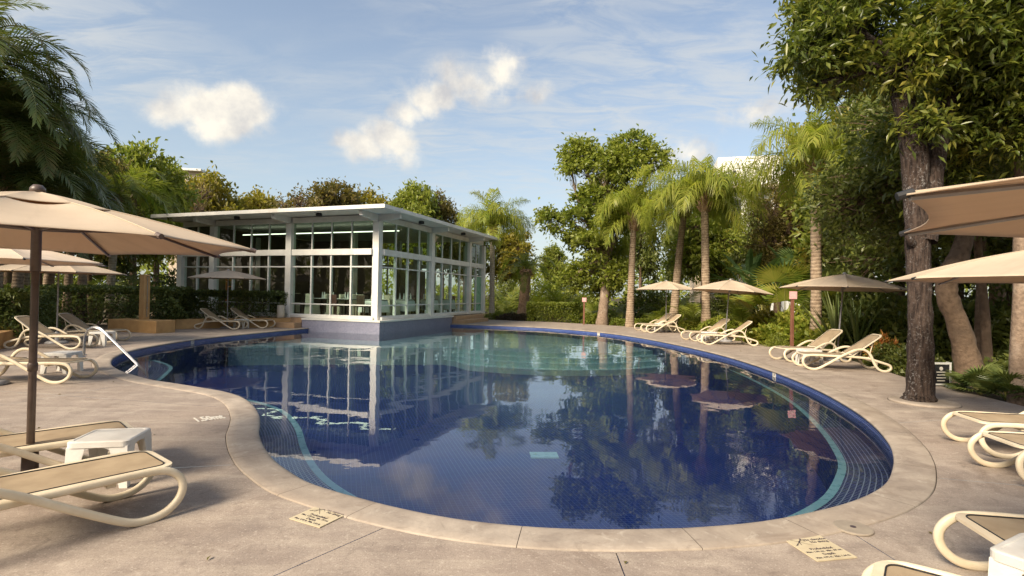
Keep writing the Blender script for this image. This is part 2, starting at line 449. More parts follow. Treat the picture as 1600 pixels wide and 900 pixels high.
def canvas_mat(name, c1, c2, under, trans=.22):
    m, k, out = new_mat(name); v = ocoord(k)
    n = k.noise(v, 2.2, 6, .6); f = k.noise(v, 160, 2)
    streak = k.noise(k.vscale(v, (1, 7, 1)), 1.2, 5, .6)
    col = k.mix(k.maprange(n, .32, .68, 0, 1), c1, c2)
    col = k.mix(k.maprange(streak, .52, .75, 0, .35), col, tuple(x * .72 for x in c1))
    nb = k.bump(k.math('ADD', k.math('MULTIPLY', f, .25), n), .006, .7)
    b = k.node('ShaderNodeBsdfPrincipled'); k.put(b.inputs['Base Color'], col); b.inputs['Roughness'].default_value = .85
    b.inputs['Specular IOR Level'].default_value = .15; k.put(b.inputs['Normal'], nb)
    t = k.node('ShaderNodeBsdfTranslucent'); k.put(t.inputs[0], under)
    mx = k.node('ShaderNodeMixShader'); mx.inputs[0].default_value = trans
    k.l.new(b.outputs[0], mx.inputs[1]); k.l.new(t.outputs[0], mx.inputs[2]); k.l.new(mx.outputs[0], out.inputs[0]); return m
M['canvas'] = canvas_mat('tan_canvas', (.55, .46, .35), (.63, .53, .41), (.74, .46, .25), .24)
M['canvas_pale'] = canvas_mat('pale_canvas', (.62, .53, .42), (.70, .60, .49), (.75, .50, .28), .25)
M['bark_grey'] = rough_mat('grey_bark', (.15, .105, .075), (.30, .22, .16), 14, .9, .02, 22, c3=(.42, .34, .27), big=3)
def lichen_bark():
    m, k, out = new_mat('dark_lichen_bark'); v = ocoord(k, rand=False)
    st = k.vscale(v, (1, 1, .16))
    n = k.noise(st, 24, 6, .7); l = k.noise(v, 26, 5, .75, .3); b = k.noise(k.vscale(v, (1, 1, .5), (3, 1, 0)), 3.2, 4, .6); pl = k.noise(v, 70, 3, .6)
    col = k.mix(k.maprange(n, .36, .62, 0, 1), (.016, .011, .010), (.12, .085, .068))
    col = k.mix(k.maprange(pl, .45, .6, 0, .4), col, (.055, .04, .034))
    lm = k.math('MULTIPLY', k.maprange(l, .54, .62, 0, 1), k.maprange(b, .42, .62, .12, 1))
    col = k.mix(k.math('MULTIPLY', lm, .8), col, (.36, .34, .33))
    principled(k, out, col, .92, 0, k.bump(k.math('ADD', n, k.math('MULTIPLY', pl, .35)), .06), .2); return m
M['bark_lichen'] = lichen_bark()
M['bark_brown'] = rough_mat('brown_bark', (.10, .065, .04), (.22, .15, .10), 10, .9, .02, 18, c3=(.07, .05, .035), big=2.5)
def palm_trunk_mat(name, c1, c2, ring):
    m, k, out = new_mat(name); v = ocoord(k, rand=False)
    w = k.node('ShaderNodeTexWave', wave_type='BANDS', bands_direction='Z'); w.inputs['Scale'].default_value = 2.6
    w.inputs['Distortion'].default_value = 2.0; w.inputs['Detail'].default_value = 2; k.put(w.inputs['Vector'], v)
    n = k.noise(v, 7, 6, .65)
    col = k.mix(k.maprange(n, .33, .67, 0, 1), c1, c2)
    col = k.mix(k.maprange(w.outputs['Fac'], .0, .25, .55, 0), col, ring)
    principled(k, out, col, .9, 0, k.bump(k.math('ADD', k.math('MULTIPLY', w.outputs['Fac'], .5), n), .02), .2); return m
M['palm_trunk'] = palm_trunk_mat('ringed_palm_trunk', (.20, .14, .095), (.40, .31, .22), (.12, .085, .06))
M['palm_pale'] = palm_trunk_mat('pale_palm_trunk', (.33, .28, .21), (.50, .44, .35), (.24, .19, .14))
M['boots'] = rough_mat('fibrous_leaf_bases', (.24, .14, .08), (.44, .30, .19), 12, .95, .02, 18, c3=(.14, .08, .05), big=5)
M['rachis'] = rough_mat('yellow_green_rachis', (.16, .16, .04), (.24, .21, .07), 6, .6, 0)
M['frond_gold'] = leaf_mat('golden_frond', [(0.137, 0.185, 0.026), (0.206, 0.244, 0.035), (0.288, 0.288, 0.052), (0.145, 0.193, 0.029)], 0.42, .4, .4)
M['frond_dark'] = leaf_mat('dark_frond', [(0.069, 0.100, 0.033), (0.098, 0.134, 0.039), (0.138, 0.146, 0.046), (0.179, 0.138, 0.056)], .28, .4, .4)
M['frond_mid'] = leaf_mat('green_frond', [(0.086, 0.122, 0.022), (0.136, 0.173, 0.029), (0.201, 0.209, 0.040), (0.101, 0.136, 0.026)], 0.4, .4, .4)
M['leaf_mid'] = leaf_mat('mid_green_leaf', [(0.111, 0.158, 0.029), (0.179, 0.214, 0.037), (0.254, 0.273, 0.050), (0.136, 0.182, 0.033)], 0.4, .4, .35)
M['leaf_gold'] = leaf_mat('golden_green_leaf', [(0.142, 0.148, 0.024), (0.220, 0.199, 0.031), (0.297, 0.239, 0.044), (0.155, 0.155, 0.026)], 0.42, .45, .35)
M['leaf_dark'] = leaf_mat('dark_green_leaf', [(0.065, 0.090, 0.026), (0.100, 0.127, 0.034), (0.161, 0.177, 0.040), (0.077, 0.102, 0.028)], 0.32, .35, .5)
M['leaf_brown'] = leaf_mat('olive_brown_leaf', [(.085, .085, .022), (.13, .115, .03), (.18, .135, .042), (.09, .095, .024)], 0.35, .5, .5)
M['leaf_big'] = leaf_mat('long_glossy_leaf', [(0.059, 0.086, 0.020), (0.101, 0.133, 0.026), (0.169, 0.188, 0.034), (0.371, 0.329, 0.062)], 0.36, .32, .6, .5)
M['leaf_hedge'] = leaf_mat('hedge_leaf', [(0.056, 0.085, 0.030), (0.090, 0.124, 0.037), (0.140, 0.169, 0.049), (0.244, 0.263, 0.066)], .22, .4, 1.0)
M['leaf_lime'] = leaf_mat('lime_shrub_leaf', [(0.110, 0.165, 0.022), (0.193, 0.234, 0.033), (0.289, 0.296, 0.050), (0.371, 0.316, 0.069)], .38, .4, 1.0)
M['leaf_purple'] = leaf_mat('purple_shrub_leaf', [(.05, .035, .03), (.085, .055, .05), (.07, .065, .03), (.10, .075, .06)], .2, .5, 1.0)
M['leaf_red'] = leaf_mat('croton_leaf', [(0.390, 0.091, 0.039), (0.494, 0.182, 0.052), (0.286, 0.234, 0.052), (0.182, 0.182, 0.039)], .3, .4, 1.0)
M['blade'] = leaf_mat('sword_leaf', [(0.064, 0.101, 0.041), (0.101, 0.146, 0.050), (0.155, 0.192, 0.055), (0.200, 0.218, 0.064)], .22, .35, 1.0)
M['paddle'] = leaf_mat('paddle_leaf', [(0.043, 0.078, 0.035), (0.069, 0.118, 0.043), (0.118, 0.167, 0.043)], .3, .3, 1.0)
M['bldg_white'] = rough_mat('white_render', (.72, .71, .66), (.80, .79, .74), 1.0, .8, .002)
M['bldg_cream'] = rough_mat('cream_render', (.55, .45, .33), (.62, .52, .40), 1.0, .8, .002)
M['pink_sign'] = rough_mat('pink_notice', (.68, .34, .35), (.74, .42, .42), 8, .5, 0)
M['rust_post'] = rough_mat('rust_brown_post', (.16, .065, .04), (.22, .095, .06), 8, .6, .001)
M['sign_tile'] = rough_mat('cream_sign_tile', (.50, .42, .28), (.60, .52, .36), 6, .5, .001, c3=(.44, .35, .23), big=6)
M['ink'] = rough_mat('dark_ink', (.03, .022, .03), (.07, .05, .06), 30, .7, 0)
M['white_ink'] = rough_mat('white_ink', (.56, .53, .47), (.70, .66, .58), 20, .7, 0)
M['lid'] = rough_mat('grey_plastic_lid', (.25, .21, .17), (.33, .28, .22), 12, .6, .001)
def lamp_mat():
    m, k, out = new_mat('lit_light_strip'); e = k.node('ShaderNodeEmission'); e.inputs[0].default_value = (1, .93, .80, 1); e.inputs[1].default_value = 1.5; k.l.new(e.outputs[0], out.inputs[0]); return m
M['lamp'] = lamp_mat()
M['path'] = rough_mat('pale_path', (.24, .19, .16), (.32, .26, .21), 4, .85, .004)
# ================================================================== POOL, DECK, GROUND
TH = 0.3369                                   # turn of the pavilion
DR = Vector((math.sin(TH), math.cos(TH)))     # along its long right face
DL = Vector((-math.cos(TH), math.sin(TH)))    # along its left face
O2 = Vector((-5.759, 22.894))                 # glazing corner
PC = O2 - DR * .38 - DL * .38                 # platform corner
PLp, PRp = PC + DL * 3.65, PC + DR * 6.75
WATER = -0.125
_pool = [(-9.79, 20.27), (-10.28, 17.75), (-10.21, 15.57), (-9.91, 13.89), (-9.32, 12.55), (-8.62, 11.50), (-7.95, 10.76), (-7.25, 10.15), (-6.43, 9.54), (-5.72, 9.16),
         (-5.09, 8.82), (-4.54, 8.5), (-4.09, 8.11), (-3.68, 7.6), (-3.3, 6.99), (-3.04, 6.46), (-2.87, 6.08), (-2.6, 5.61), (-2.27, 5.13), (-1.97, 4.79),
         (-1.71, 4.54), (-1.39, 4.33), (-1.19, 4.22), (-0.87, 4.05), (-0.4, 3.86), (0.1, 3.75), (0.59, 3.72), (1.09, 3.75), (1.39, 3.79), (1.79, 3.88), (2.2, 4.03),
         (2.7, 4.27), (3.1, 4.53), (3.44, 4.83), (3.8, 5.26), (4.1, 5.68), (4.41, 6.2), (4.81, 7.05), (5.18, 8.08), (5.58, 9.6), (5.87, 11.3), (6.05, 13.31),
         (6.08, 15.46), (5.82, 18.12), (5.22, 21.3), (4.25, 23.9), (2.7, 26.0), (0.57, 27.6)]
OUT = [Vector((p.x, p.y)) for p in catmull([(PLp.x, PLp.y, 0)] + [(x, y, 0) for x, y in _pool] + [(PRp.x, PRp.y, 0)], 5)]
NO = len(OUT)
def normals2(P):
    """outward normals of the (counter-clockwise) pool edge"""
    res = []
    for i in range(len(P)):
        t = (P[min(i + 1, len(P) - 1)] - P[max(i - 1, 0)]).normalized(); res.append(Vector((t.y, -t.x)))
    return res
ON = normals2(OUT)
POOLPOLY = OUT + [PC]                         # closed by the platform
ARC = [0.0]
for i in range(1, NO): ARC.append(ARC[-1] + (OUT[i] - OUT[i - 1]).length)

def fill_poly(name, poly, z, mat, parent=None, holes=()):
    loops = [[Vector((p[0], p[1], 0)) for p in poly]] + [[Vector((p[0], p[1], 0)) for p in h] for h in holes]
    tris = geometry.tessellate_polygon(loops); flat = [p for l in loops for p in l]
    b = MB(); fs = []
    for t in tris:
        a, bb, c = (flat[i] for i in t)
        fs.append(t if (bb - a).cross(c - a).z > 0 else (t[0], t[2], t[1]))
    b.add([(p.x, p.y, z) for p in flat], fs); return b.build(name, mat, parent)

def uv_from(o, fn):
    me = o.data; uv = me.uv_layers.new(name='UVMap')
    for l in me.loops: uv.data[l.index].uv = fn(me.vertices[l.vertex_index].co, l.vertex_index)

def loft(name, rows, mat, parent, uvs=None, z=None, smooth=True):
    """rows: equal-length lists of points"""
    n = len(rows[0]); b = MB(); b.v = [tuple(p) for r in rows for p in r]
    for i in range(len(rows) - 1):
        for j in range(n - 1): b.f.append((i * n + j, i * n + j + 1, (i + 1) * n + j + 1, (i + 1) * n + j))
    o = b.build(name, mat, parent)
    if uvs:
        flat = [u for r in uvs for u in r]; uv_from(o, lambda co, i: flat[i])
    if smooth: set_smooth(o)
    return o

pool = empty('pool', (0, 0, 0), label='curving blue tiled swimming pool sunk into the concrete deck', cat='pool', kind='structure')
FLOOR_Z = -1.05
f = fill_poly('pool_floor', POOLPOLY, FLOOR_Z, M['floor_tile'], pool); uv_from(f, lambda co, i: (co.x * .8 + co.y * .25, co.y))
loft('pool_wall', [[(p.x, p.y, z) for p in OUT] for z in (-.03, -.3, FLOOR_Z)], M['wall_tile'], pool, [[(a, z) for a in ARC] for z in (-.03, -.3, FLOOR_Z)])
# shallow shelf at the far end with three curved steps
def resample(P, n):
    L = [0.0]
    for i in range(1, len(P)): L.append(L[-1] + (P[i] - P[i - 1]).length)
    res = []
    for q in range(n):
        s = L[-1] * q / (n - 1); j = 0
        while j < len(L) - 2 and L[j + 1] < s: j += 1
        f_ = (s - L[j]) / max(1e-6, L[j + 1] - L[j]); res.append(P[j].lerp(P[j + 1], min(1, max(0, f_))))
    return res
shelf = [Vector((p.x, p.y)) for p in catmull([(-10.0, 18.9, 0), (-7.3, 19.5, 0), (-4.5, 19.8, 0), (-2.2, 20.1, 0), (-.8, 19.55, 0), (1.2, 18.9, 0), (3.6, 19.3, 0), (6.1, 20.9, 0)], 6)]
SN = normals2(shelf)
for k_, (off, zz) in enumerate(((0, -.42), (.36, -.56), (.72, -.70), (1.08, -.86))):
    if k_ == 0: edge = shelf
    else: edge = [p + n * off * max(0.0, min(1.0, (p.x + 2.6) / 1.6)) for p, n in zip(shelf, SN)]
    poly = edge + [Vector((7.2, 22)), Vector((6, 27)), Vector((0, 30)), Vector((-4, 30)), Vector((-11, 25.0))]
    # keep inside the pool: clip the far part to the outline
    a0 = min(range(NO), key=lambda i: (OUT[i] - edge[0]).length if i < NO // 2 else 1e9)
    a1 = min(range(NO), key=lambda i: (OUT[i] - edge[-1]).length if i > NO // 2 else 1e9)
    poly = edge + OUT[a1:] + [PC] + OUT[:a0 + 1]
    e = fill_poly('shallow_shelf' if k_ == 0 else 'step', poly, zz, M['turq_tile'], pool); uv_from(e, lambda co, i: (co.x, co.y))
    loft('riser', [[(p.x, p.y, zz) for p in edge], [(p.x, p.y, zz - .16 if k_ < 3 else FLOOR_Z) for p in edge]], M['turq_tile'], e,
         [[(i * .2, 0) for i in range(len(edge))], [(i * .2, -.16) for i in range(len(edge))]])
# underwater benches with turquoise nosing
def bench(inner, i0, i1, z, n=60):
    inn = [Vector((p.x, p.y)) for p in catmull([(x, y, 0) for x, y in inner], 8)]
    A = resample(inn, n); B = resample(OUT[i0:i1 + 1], n)
    rows, uvs = [], []; L = 0
    for q in range(9):
        t = q / 8; rows.append([(a.x + (b.x - a.x) * t, a.y + (b.y - a.y) * t, z) for a, b in zip(A, B)])
        S = [0.0]
        for i in range(1, n): S.append(S[-1] + (B[i] - B[i - 1]).length)
        uvs.append([(S[i], (A[i] - B[i]).length * t) for i in range(n)])
    be = loft('bench', rows, M['bench_tile'], pool, uvs)
    nn = normals2(A)
    sgn = 1 if sum((b - a).dot(q_) for a, b, q_ in zip(A, B, nn)) > 0 else -1
    nos = [[(a.x, a.y, FLOOR_Z) for a in A], [(a.x, a.y, z + .006) for a in A], [(a.x + q_.x * sgn * .085, a.y + q_.y * sgn * .085, z + .006) for a, q_ in zip(A, nn)]]
    loft('bench_nosing', nos[1:], M['nosing'], be)
    loft('bench_front', nos[:2], M['floor_tile'], be, [[(i * .15, 0) for i in range(n)], [(i * .15, .6) for i in range(n)]])
def near_i(x, y): return min(range(NO), key=lambda i: (OUT[i] - Vector((x, y))).length)
bench([(6.07, 14.9), (5.93, 13.5), (5.68, 11.8), (5.40, 10.4), (5.03, 9.09), (4.62, 7.93), (4.3, 7.15), (3.99, 6.5), (3.62, 5.96), (3.18, 5.42), (2.74, 5.03), (2.3, 4.72), (1.8, 4.43), (1.1, 4.0), (.6, 3.73)][::-1], near_i(.6, 3.72), near_i(6.07, 14.9), -.36)
bench([(-5.9, 9.26), (-5.3, 9.5), (-4.81, 9.70), (-4.16, 9.27), (-3.6, 8.68), (-3.04, 7.78), (-2.59, 6.85), (-2.24, 6.19), (-1.93, 5.71), (-1.62, 5.34), (-1.3, 5.02), (-.8, 4.55), (-.3, 4.15), (.1, 3.76)], near_i(-5.9, 9.26), near_i(.1, 3.76), -.36)
bench([(-10.15, 14.9), (-9.6, 14.6), (-8.6, 13.6), (-7.9, 12.3), (-7.45, 11.3), (-7.1, 10.5), (-6.7, 9.75)], near_i(-10.15, 14.9), near_i(-6.7, 9.75), -.36)
dr = MB().box((.58, 8.92, FLOOR_Z + .012), (.46, .3, .02), .05).build('drain_cover', M['nosing'], pool)
# depth marks on the tile band
def text_obj(s, size, mat, parent, mtx, name='lettering', ext=.0006, align='LEFT', bold=0.0, shear=0):
    cu = bpy.data.curves.new(name, 'FONT'); cu.body = s; cu.size = size; cu.extrude = ext; cu.align_x = align; cu.align_y = 'CENTER'; cu.offset = bold; cu.shear = shear
    cu.resolution_u = 2; cu.materials.append(mat)
    tmp = bpy.data.objects.new('tmp', cu); COL.objects.link(tmp); bpy.context.view_layer.update()
    me = bpy.data.meshes.new_from_object(tmp.evaluated_get(bpy.context.evaluated_depsgraph_get())); me.name = name
    bpy.data.objects.remove(tmp); o = link(name, me, parent); o.matrix_local = mtx; return o
def frame_mtx(org, xd, zd=Vector((0, 0, 1))):
    xd = Vector(xd).normalized(); zd = Vector(zd).normalized(); yd = zd.cross(xd); o = Vector(org)
    return Matrix(((xd.x, yd.x, zd.x, o.x), (xd.y, yd.y, zd.y, o.y), (xd.z, yd.z, zd.z, o.z), (0, 0, 0, 1)))
for (x, y), txt in (((-10.3, 17.4), '1.20'), ((5.9, 12.0), '1.20'), ((3.9, 24.5), '0.50')):
    i = near_i(x, y); nrm = -Vector((ON[i].x, ON[i].y, 0)); p = Vector((OUT[i].x, OUT[i].y, -.075)) + nrm * .006
    xd = Vector((0, 0, 1)).cross(nrm)
    mk = MB(); mk.box((0, 0, 0), (.17, .11, .008)); mo = mk.build('depth_marker', M['white_ink'], pool); mo.matrix_local = frame_mtx(p, xd, nrm)
    text_obj(txt, .075, M['ink'], mo, Matrix.Translation((0, 0, .006)), align='CENTER')
# water
w = fill_poly('water', POOLPOLY, WATER, M['water']); tag(w, kind='structure')

# coping slabs: rounded nose, cut by fine joints
CW = .31
def cop_row(i, prof):
    p, n = OUT[i], ON[i]; return [(p.x + n.x * d, p.y + n.y * d, z) for d, z in prof]
prof = [(-.004, -.035), (-.022, -.028), (-.026, -.012), (-.02, -.002), (.0, .006), (.03, .010), (.06, .010), (.2, .010), (CW - .012, .009), (CW - .004, .004), (CW - .004, -.02)]
cop = empty('coping', label='smooth pale stone coping running round the edge of the pool', cat='coping', kind='structure')
cuts = [0, 22, 44, 62, 80, 93, 106, 118, 130, 142, 153, 164, 176, 188, 200, 212, 224, NO - 1]
for a, b_ in zip(cuts[:-1], cuts[1:]):
    rows = []
    for i in range(a, b_ + 1):
        r = cop_row(i, prof)
        if i in (a, b_):
            t = (OUT[min(i + 1, NO - 1)] - OUT[max(0, i - 1)]).normalized() * (.0022 if i == a else -.0022); r = [(x + t.x, y + t.y, z) for x, y, z in r]
        rows.append(r)
    loft('coping_slab', [list(q) for q in zip(*rows)], M['coping'], cop)
loft('coping_bed', [[(p.x + n.x * d, p.y + n.y * d, -.012) for p, n in zip(OUT, ON)] for d in (0, CW + .02)], M['joint'], cop)

# deck with recessed joints
DECK = [(-13.0, -7), (8.4, -7), (8.2, 2), (8.0, 6), (8.1, 8.4), (8.3, 10.2), (8.45, 11.5), (8.7, 12.4), (9.2, 14.3), (9.35, 15.6), (9.3, 18), (9.2, 20.5), (8.6, 24), (8.0, 26.8), (6.6, 29.0), (2.8, 32.6), (.2, 33.6), (-1.4, 34.4),
        (-4.5, 35), (-5, 30), (-9, 27), (-12.6, 25.2), (-16, 24.5), (-20, 27), (-21, 24), (-17.5, 18.4), (-14.5, 13.9), (-13.4, 11)]
HOLE = [p + n * (CW + .003) for p, n in zip(OUT, ON)] + [PRp + DR * .1 - DL * .2, PRp + DL * 3, PC + DL * 3 + DR * 4.0, PLp + DR * 3]
def pip(x, y, poly):
    c = False; n = len(poly)
    for i in range(n):
        x1, y1 = poly[i][0], poly[i][1]; x2, y2 = poly[i - 1][0], poly[i - 1][1]
        if (y1 > y) != (y2 > y) and x < (x2 - x1) * (y - y1) / (y2 - y1) + x1: c = not c
    return c
J = [((-.62, 4.02), (-2.9, .9), .007), ((.69, 3.66), (.55, -6.9), .007), ((-2.0, 5.1), (-12.9, 2.6), .006), ((3.7, 5.0), (8.05, 3.9), .006), ((2.40, 3.75), (3.2, -6.9), .006),
     ((-3.1, 7.2), (-12.9, 9.4), .006), ((-6.3, 9.5), (-8.4, 2.0), .006), ((4.7, 7.0), (8.05, 8.0), .006), ((-9.6, 13.2), (-13.8, 12.2), .006), ((5.9, 12.3), (8.6, 12.1), .006), ((6.1, 16), (9.3, 16.3), .006), ((-2.9, .9), (-4.5, -6.9), .006), ((-10.3, 18), (-16.9, 17.6), .006),
     ((-2.6, 1.0), (8.2, -.4), .006)]
quads = []
for a, b_, w_ in J:
    a, b_ = Vector(a), Vector(b_); t = (b_ - a).normalized(); n = Vector((-t.y, t.x)) * w_ / 2; quads.append([a - n, b_ - n, b_ + n, a + n])
pts, edges = [], []
for loop in [[Vector(p) for p in DECK], HOLE] + quads:
    b0 = len(pts); pts += loop; edges += [(b0 + i, b0 + (i + 1) % len(loop)) for i in range(len(loop))]
cv, ce, cf, *_ = geometry.delaunay_2d_cdt([Vector((p[0], p[1])) for p in pts], edges, [], 0, 1e-5)
keep, jt = [], []
for fc in cf:
    cx = sum(cv[i].x for i in fc) / 3; cy = sum(cv[i].y for i in fc) / 3
    if not pip(cx, cy, DECK) or pip(cx, cy, HOLE): continue
    (jt if any(pip(cx, cy, q) for q in quads) else keep).append(tuple(fc))
par = list(range(len(keep))); emap = {}
def find(i):
    while par[i] != i: par[i] = par[par[i]]; i = par[i]
    return i
for i, fc in enumerate(keep):
    for q in range(3):
        e_ = tuple(sorted((fc[q], fc[(q + 1) % 3])))
        if e_ in emap: par[find(i)] = find(emap[e_])
        else: emap[e_] = i
comp = {}
for i in range(len(keep)): comp.setdefault(find(i), []).append(keep[i])
deck = empty('pool_deck', label='weathered tan concrete deck around the pool with thin cut joints', cat='deck', kind='structure')
for fl in comp.values():
    ids = sorted({i for fc in fl for i in fc}); mp = {q: n for n, q in enumerate(ids)}
    MB().add([(cv[i].x, cv[i].y, 0) for i in ids], [tuple(mp[i] for i in fc) for fc in fl]).build('deck_slab', M['deck'], deck)
ids = sorted({i for fc in jt for i in fc}); mp = {q: n for n, q in enumerate(ids)}
MB().add([(cv[i].x, cv[i].y, -.011) for i in ids], [tuple(mp[i] for i in fc) for fc in jt]).build('joint_filler', M['joint'], deck)
# low edge of the deck against the beds
edge_pts = DECK[2:18]
b = MB()
for (x1, y1), (x2, y2) in zip(edge_pts[:-1], edge_pts[1:]): b.add([(x1, y1, 0), (x2, y2, 0), (x2, y2, -.12), (x1, y1, -.12)], [(0, 1, 2, 3)])
b.build('deck_edge', M['coping'], deck)
# ground to the horizon, open under the deck
def circ(r, n=48): return [(r * math.cos(2 * PI * i / n), 20 + r * math.sin(2 * PI * i / n)) for i in range(n)]
g = fill_poly('ground', circ(900), -.09, M['soil'], holes=[[(p[0] * .985, p[1]) for p in DECK]]); tag(g, kind='structure')
pth = MB(); pth.prism([(10.9, 9.6), (13.5, 11.0), (30, 13), (30, 15), (13, 13.2), (10.6, 11)], -.2, -.05); tag(pth.build('garden_path', M['path']), kind='structure')
# concrete collar round the big trunk
def ring_slab(name, c, r0, r1, z, mat, parent=None, n=36):
    return set_smooth(MB().lathe([(r1 + .02, 0), (r1, z * .8), (r1 - .03, z), (r0, z)], n, c).build(name, mat, parent))
ring_slab('planting_collar', (6.66, 8.62, 0), .3, .46, .035, M['coping'], deck)
lid = MB(); lid.lathe([(.125, 0), (.125, .008), (.118, .012), (.02, .012)], 28); lo = lid.build('skimmer_lid', M['lid'], None, loc=(2.45, 3.81, .004))
tag(lo, 'round grey access lid set flush in the deck', 'access lid'); MB().lathe([(.02, 0), (.02, .002)], 10).build('finger_hole', M['ink'], lo, loc=(0, 0, .0125))

# ================================================================== PAVILION
pav = empty('glass_pavilion', (O2.x, O2.y, 0), -TH, 'white two storey glass pavilion with a flat overhanging roof beside the pool', 'pavilion')
# local axes: x to the right of the left face, y along the right face; rooms at x<0, y>0
LX, RY = -11.4, 11.7
ZB, ZR, ZT, ZM0, ZM1, ZW, ZS, ZTOP = .55, 1.06, 2.735, 3.252, 3.515, 4.72, 5.0, 5.16
MB().box(((LX + .0) / 2 - 0, 5.85, .27), (-LX - .05, 11.65, .5)).build('plinth', M['cream_stone'], pav)
fl = MB().box((LX / 2, 5.85, .535), (-LX - .06, 11.6, .03)).build('floor', M['int_floor'], pav)
# terrace slab round the front with mosaic face
pf = MB()
pf.box(((-3.65 + .40) / 2, -.2, .40), (3.65 + .40, .40, .075))
pf.box((.2, 3.375, .40), (.40, 6.75, .075)); pf.build('terrace', M['white_paint'], pav)
tf = MB(); tf.box(((-3.65 + .36) / 2, -.36 + .17, -.25), (3.65 + .36, .34, 1.252)); tf.box((.19, 3.32, -.252), (.34, 6.64, 1.25))
tfo = tf.build('terrace_face', M['grey_tile'], pav)
uv_from(tfo, lambda co, i: (co.x + co.y, co.z))
# steps at both ends of the terrace
for name, c, d in (('step', (-5.25, -.25, .115), (3.15, 1.1, .23)), ('step', (-5.30, -.02, .33), (3.2, .62, .2)), ('step', (.38, 8.6, .10), (1.2, 3.6, .20)), ('step', (.15, 8.75, .30), (.78, 3.9, .2))):
    MB().box(c, d, 0, .012).build(name, M['tan_step'], pav)
# sill
for c, d in (((LX / 2, 0, .50), (-LX - .3, .26, .115)), ((0, RY / 2, .50), (.26, RY - .3, .115))): MB().box(c, d, 0, .006).build('sill', M['white_paint'], pav)
# columns
CWd = .31
lcol = [0, -4.68, -9.28]; rcol = [4.74, 9.48]
def colm(x, y, h=ZS - .3): MB().box((x, y, (ZB - .13 + h) / 2), (CWd, CWd, h - ZB + .13), 0, .008).build('column', M['white_paint'], pav)
for x in lcol: colm(x + (-.14 if x == 0 else 0), .0 + (.14 if x == 0 else 0))
for y in rcol: colm(0, y)
colm(0, RY, ZS - .3); colm(LX, 0)
for x, y in ((-4.68, RY), (-9.28, RY), (LX, RY), (LX, 4.74), (LX, 9.48)): colm(x, y)
for x, y in ((-4.68, 4.74), (-4.68, 9.3)): MB().box((x, y, 2.7), (.3, .3, 4.3)).build('interior_column', M['white_paint'], pav)
# roof slab, soffit and cantilever beams
ov = 1.42; ovr = 1.18
MB().box(((LX - .35 + ovr) / 2, (RY + .05 - ov) / 2, (ZS + ZTOP) / 2), (ovr - LX + .35, RY + .05 + ov, ZTOP - ZS), 0, .01).build('roof', M['white_paint'], pav)
MB().box((LX / 2, RY / 2, ZS - .02), (-LX - .2, RY - .2, .03)).build('ceiling', M['soffit'], pav)
def beam_prism(pts2, w_, axis, pos):
    b = MB(); n = len(pts2); h = w_ / 2
    for s_ in (-h, h): b.v += [((pos + s_, p, z) if axis == 'y' else (p, pos + s_, z)) for p, z in pts2]
    b.f = [tuple(range(n)), tuple(range(2 * n - 1, n - 1, -1))] + [(i, n + i, n + (i + 1) % n, (i + 1) % n) for i in range(n)]
    bm = bmesh.new(); vs = [bm.verts.new(v) for v in b.v]
    for f_ in b.f: bm.faces.new([vs[i] for i in f_])
    bmesh.ops.recalc_face_normals(bm, faces=bm.faces); me = bpy.data.meshes.new('beam'); bm.to_mesh(me); bm.free(); me.materials.append(M['white_paint'])
    link('roof_beam', me, pav)
for x in lcol: beam_prism([(0.25, ZS - .001), (.25, ZW - .02), (-.1, ZW - .02), (-1.12, ZS - .2), (-1.12, ZS - .001)], .16, 'y', x + (-.14 if x == 0 else 0))
for y in [.14] + rcol: beam_prism([(-.25, ZS - .002), (-.25, ZW - .022), (.1, ZW - .022), (.98, ZS - .2), (.98, ZS - .002)], .16, 'x', y)
# head frame, spandrel, transoms, rails, mullions, panes
def run(face):
    cols = sorted([-c for c in lcol] + [-LX]) if face == 'L' else [0] + rcol + [RY]
    for bi, (a, b_) in enumerate(zip(cols[:-1], cols[1:])):
        a2, b2 = a + CWd / 2 + (.14 if a == 0 else 0), b_ - CWd / 2; L = b2 - a2; mid = (a2 + b2) / 2
        def bx(name, s, z, ds, dz, dep, mat, off=0.0):
            c = (-s, off, z) if face == 'L' else (-off, s, z); d = (ds, dep, dz) if face == 'L' else (dep, ds, dz)
            return MB().box(c, d).build(name, mat, pav)
        bx('spandrel_beam', mid, (ZM0 + ZM1) / 2, L, ZM1 - ZM0, .22, M['white_paint'])
        bx('head_beam', mid, (ZW + ZS - .04) / 2, L, ZS - .04 - ZW, .2, M['white_paint'])
        bx('transom', mid, ZT, L, .055, .075, M['alu']); bx('guard_rail', mid, ZR, L, .05, .07, M['alu'], -.012)
        bx('bottom_rail', mid, ZB + .03, L, .05, .07, M['alu'])
        n = 4 if L > 3.5 else 2; st = L / n
        for q in range(1, n):
            bx('mullion', a2 + st * q, (ZB + ZM0) / 2, .07, ZM0 - ZB, .12, M['alu'], .008)
            bx('mullion', a2 + st * q, (ZM1 + ZW) / 2, .05, ZW - ZM1, .09, M['alu'], .008)
        for q in range(n):
            s = a2 + st * (q + .5); ww = st - .07
            green = face == 'R' and bi == 2 and q == n - 1
            bx('pane', s, (ZM1 + ZW) / 2, ww + .03, ZW - ZM1 - .01, .014, M['glass_green' if not green else 'glass'], .01)
            bx('pane', s, (ZT + ZM0) / 2, ww, ZM0 - ZT - .05, .014, M['glass'], .01)
            bx('pane', s, (ZR + ZT) / 2, ww, ZT - ZR - .05, .014, M['frost' if green else 'glass'], .01)
            bx('pane', s, (ZB + ZR) / 2 + .02, ww, ZR - ZB - .08, .014, M['glass' if not green else 'frost'], .01)
run('L'); run('R')
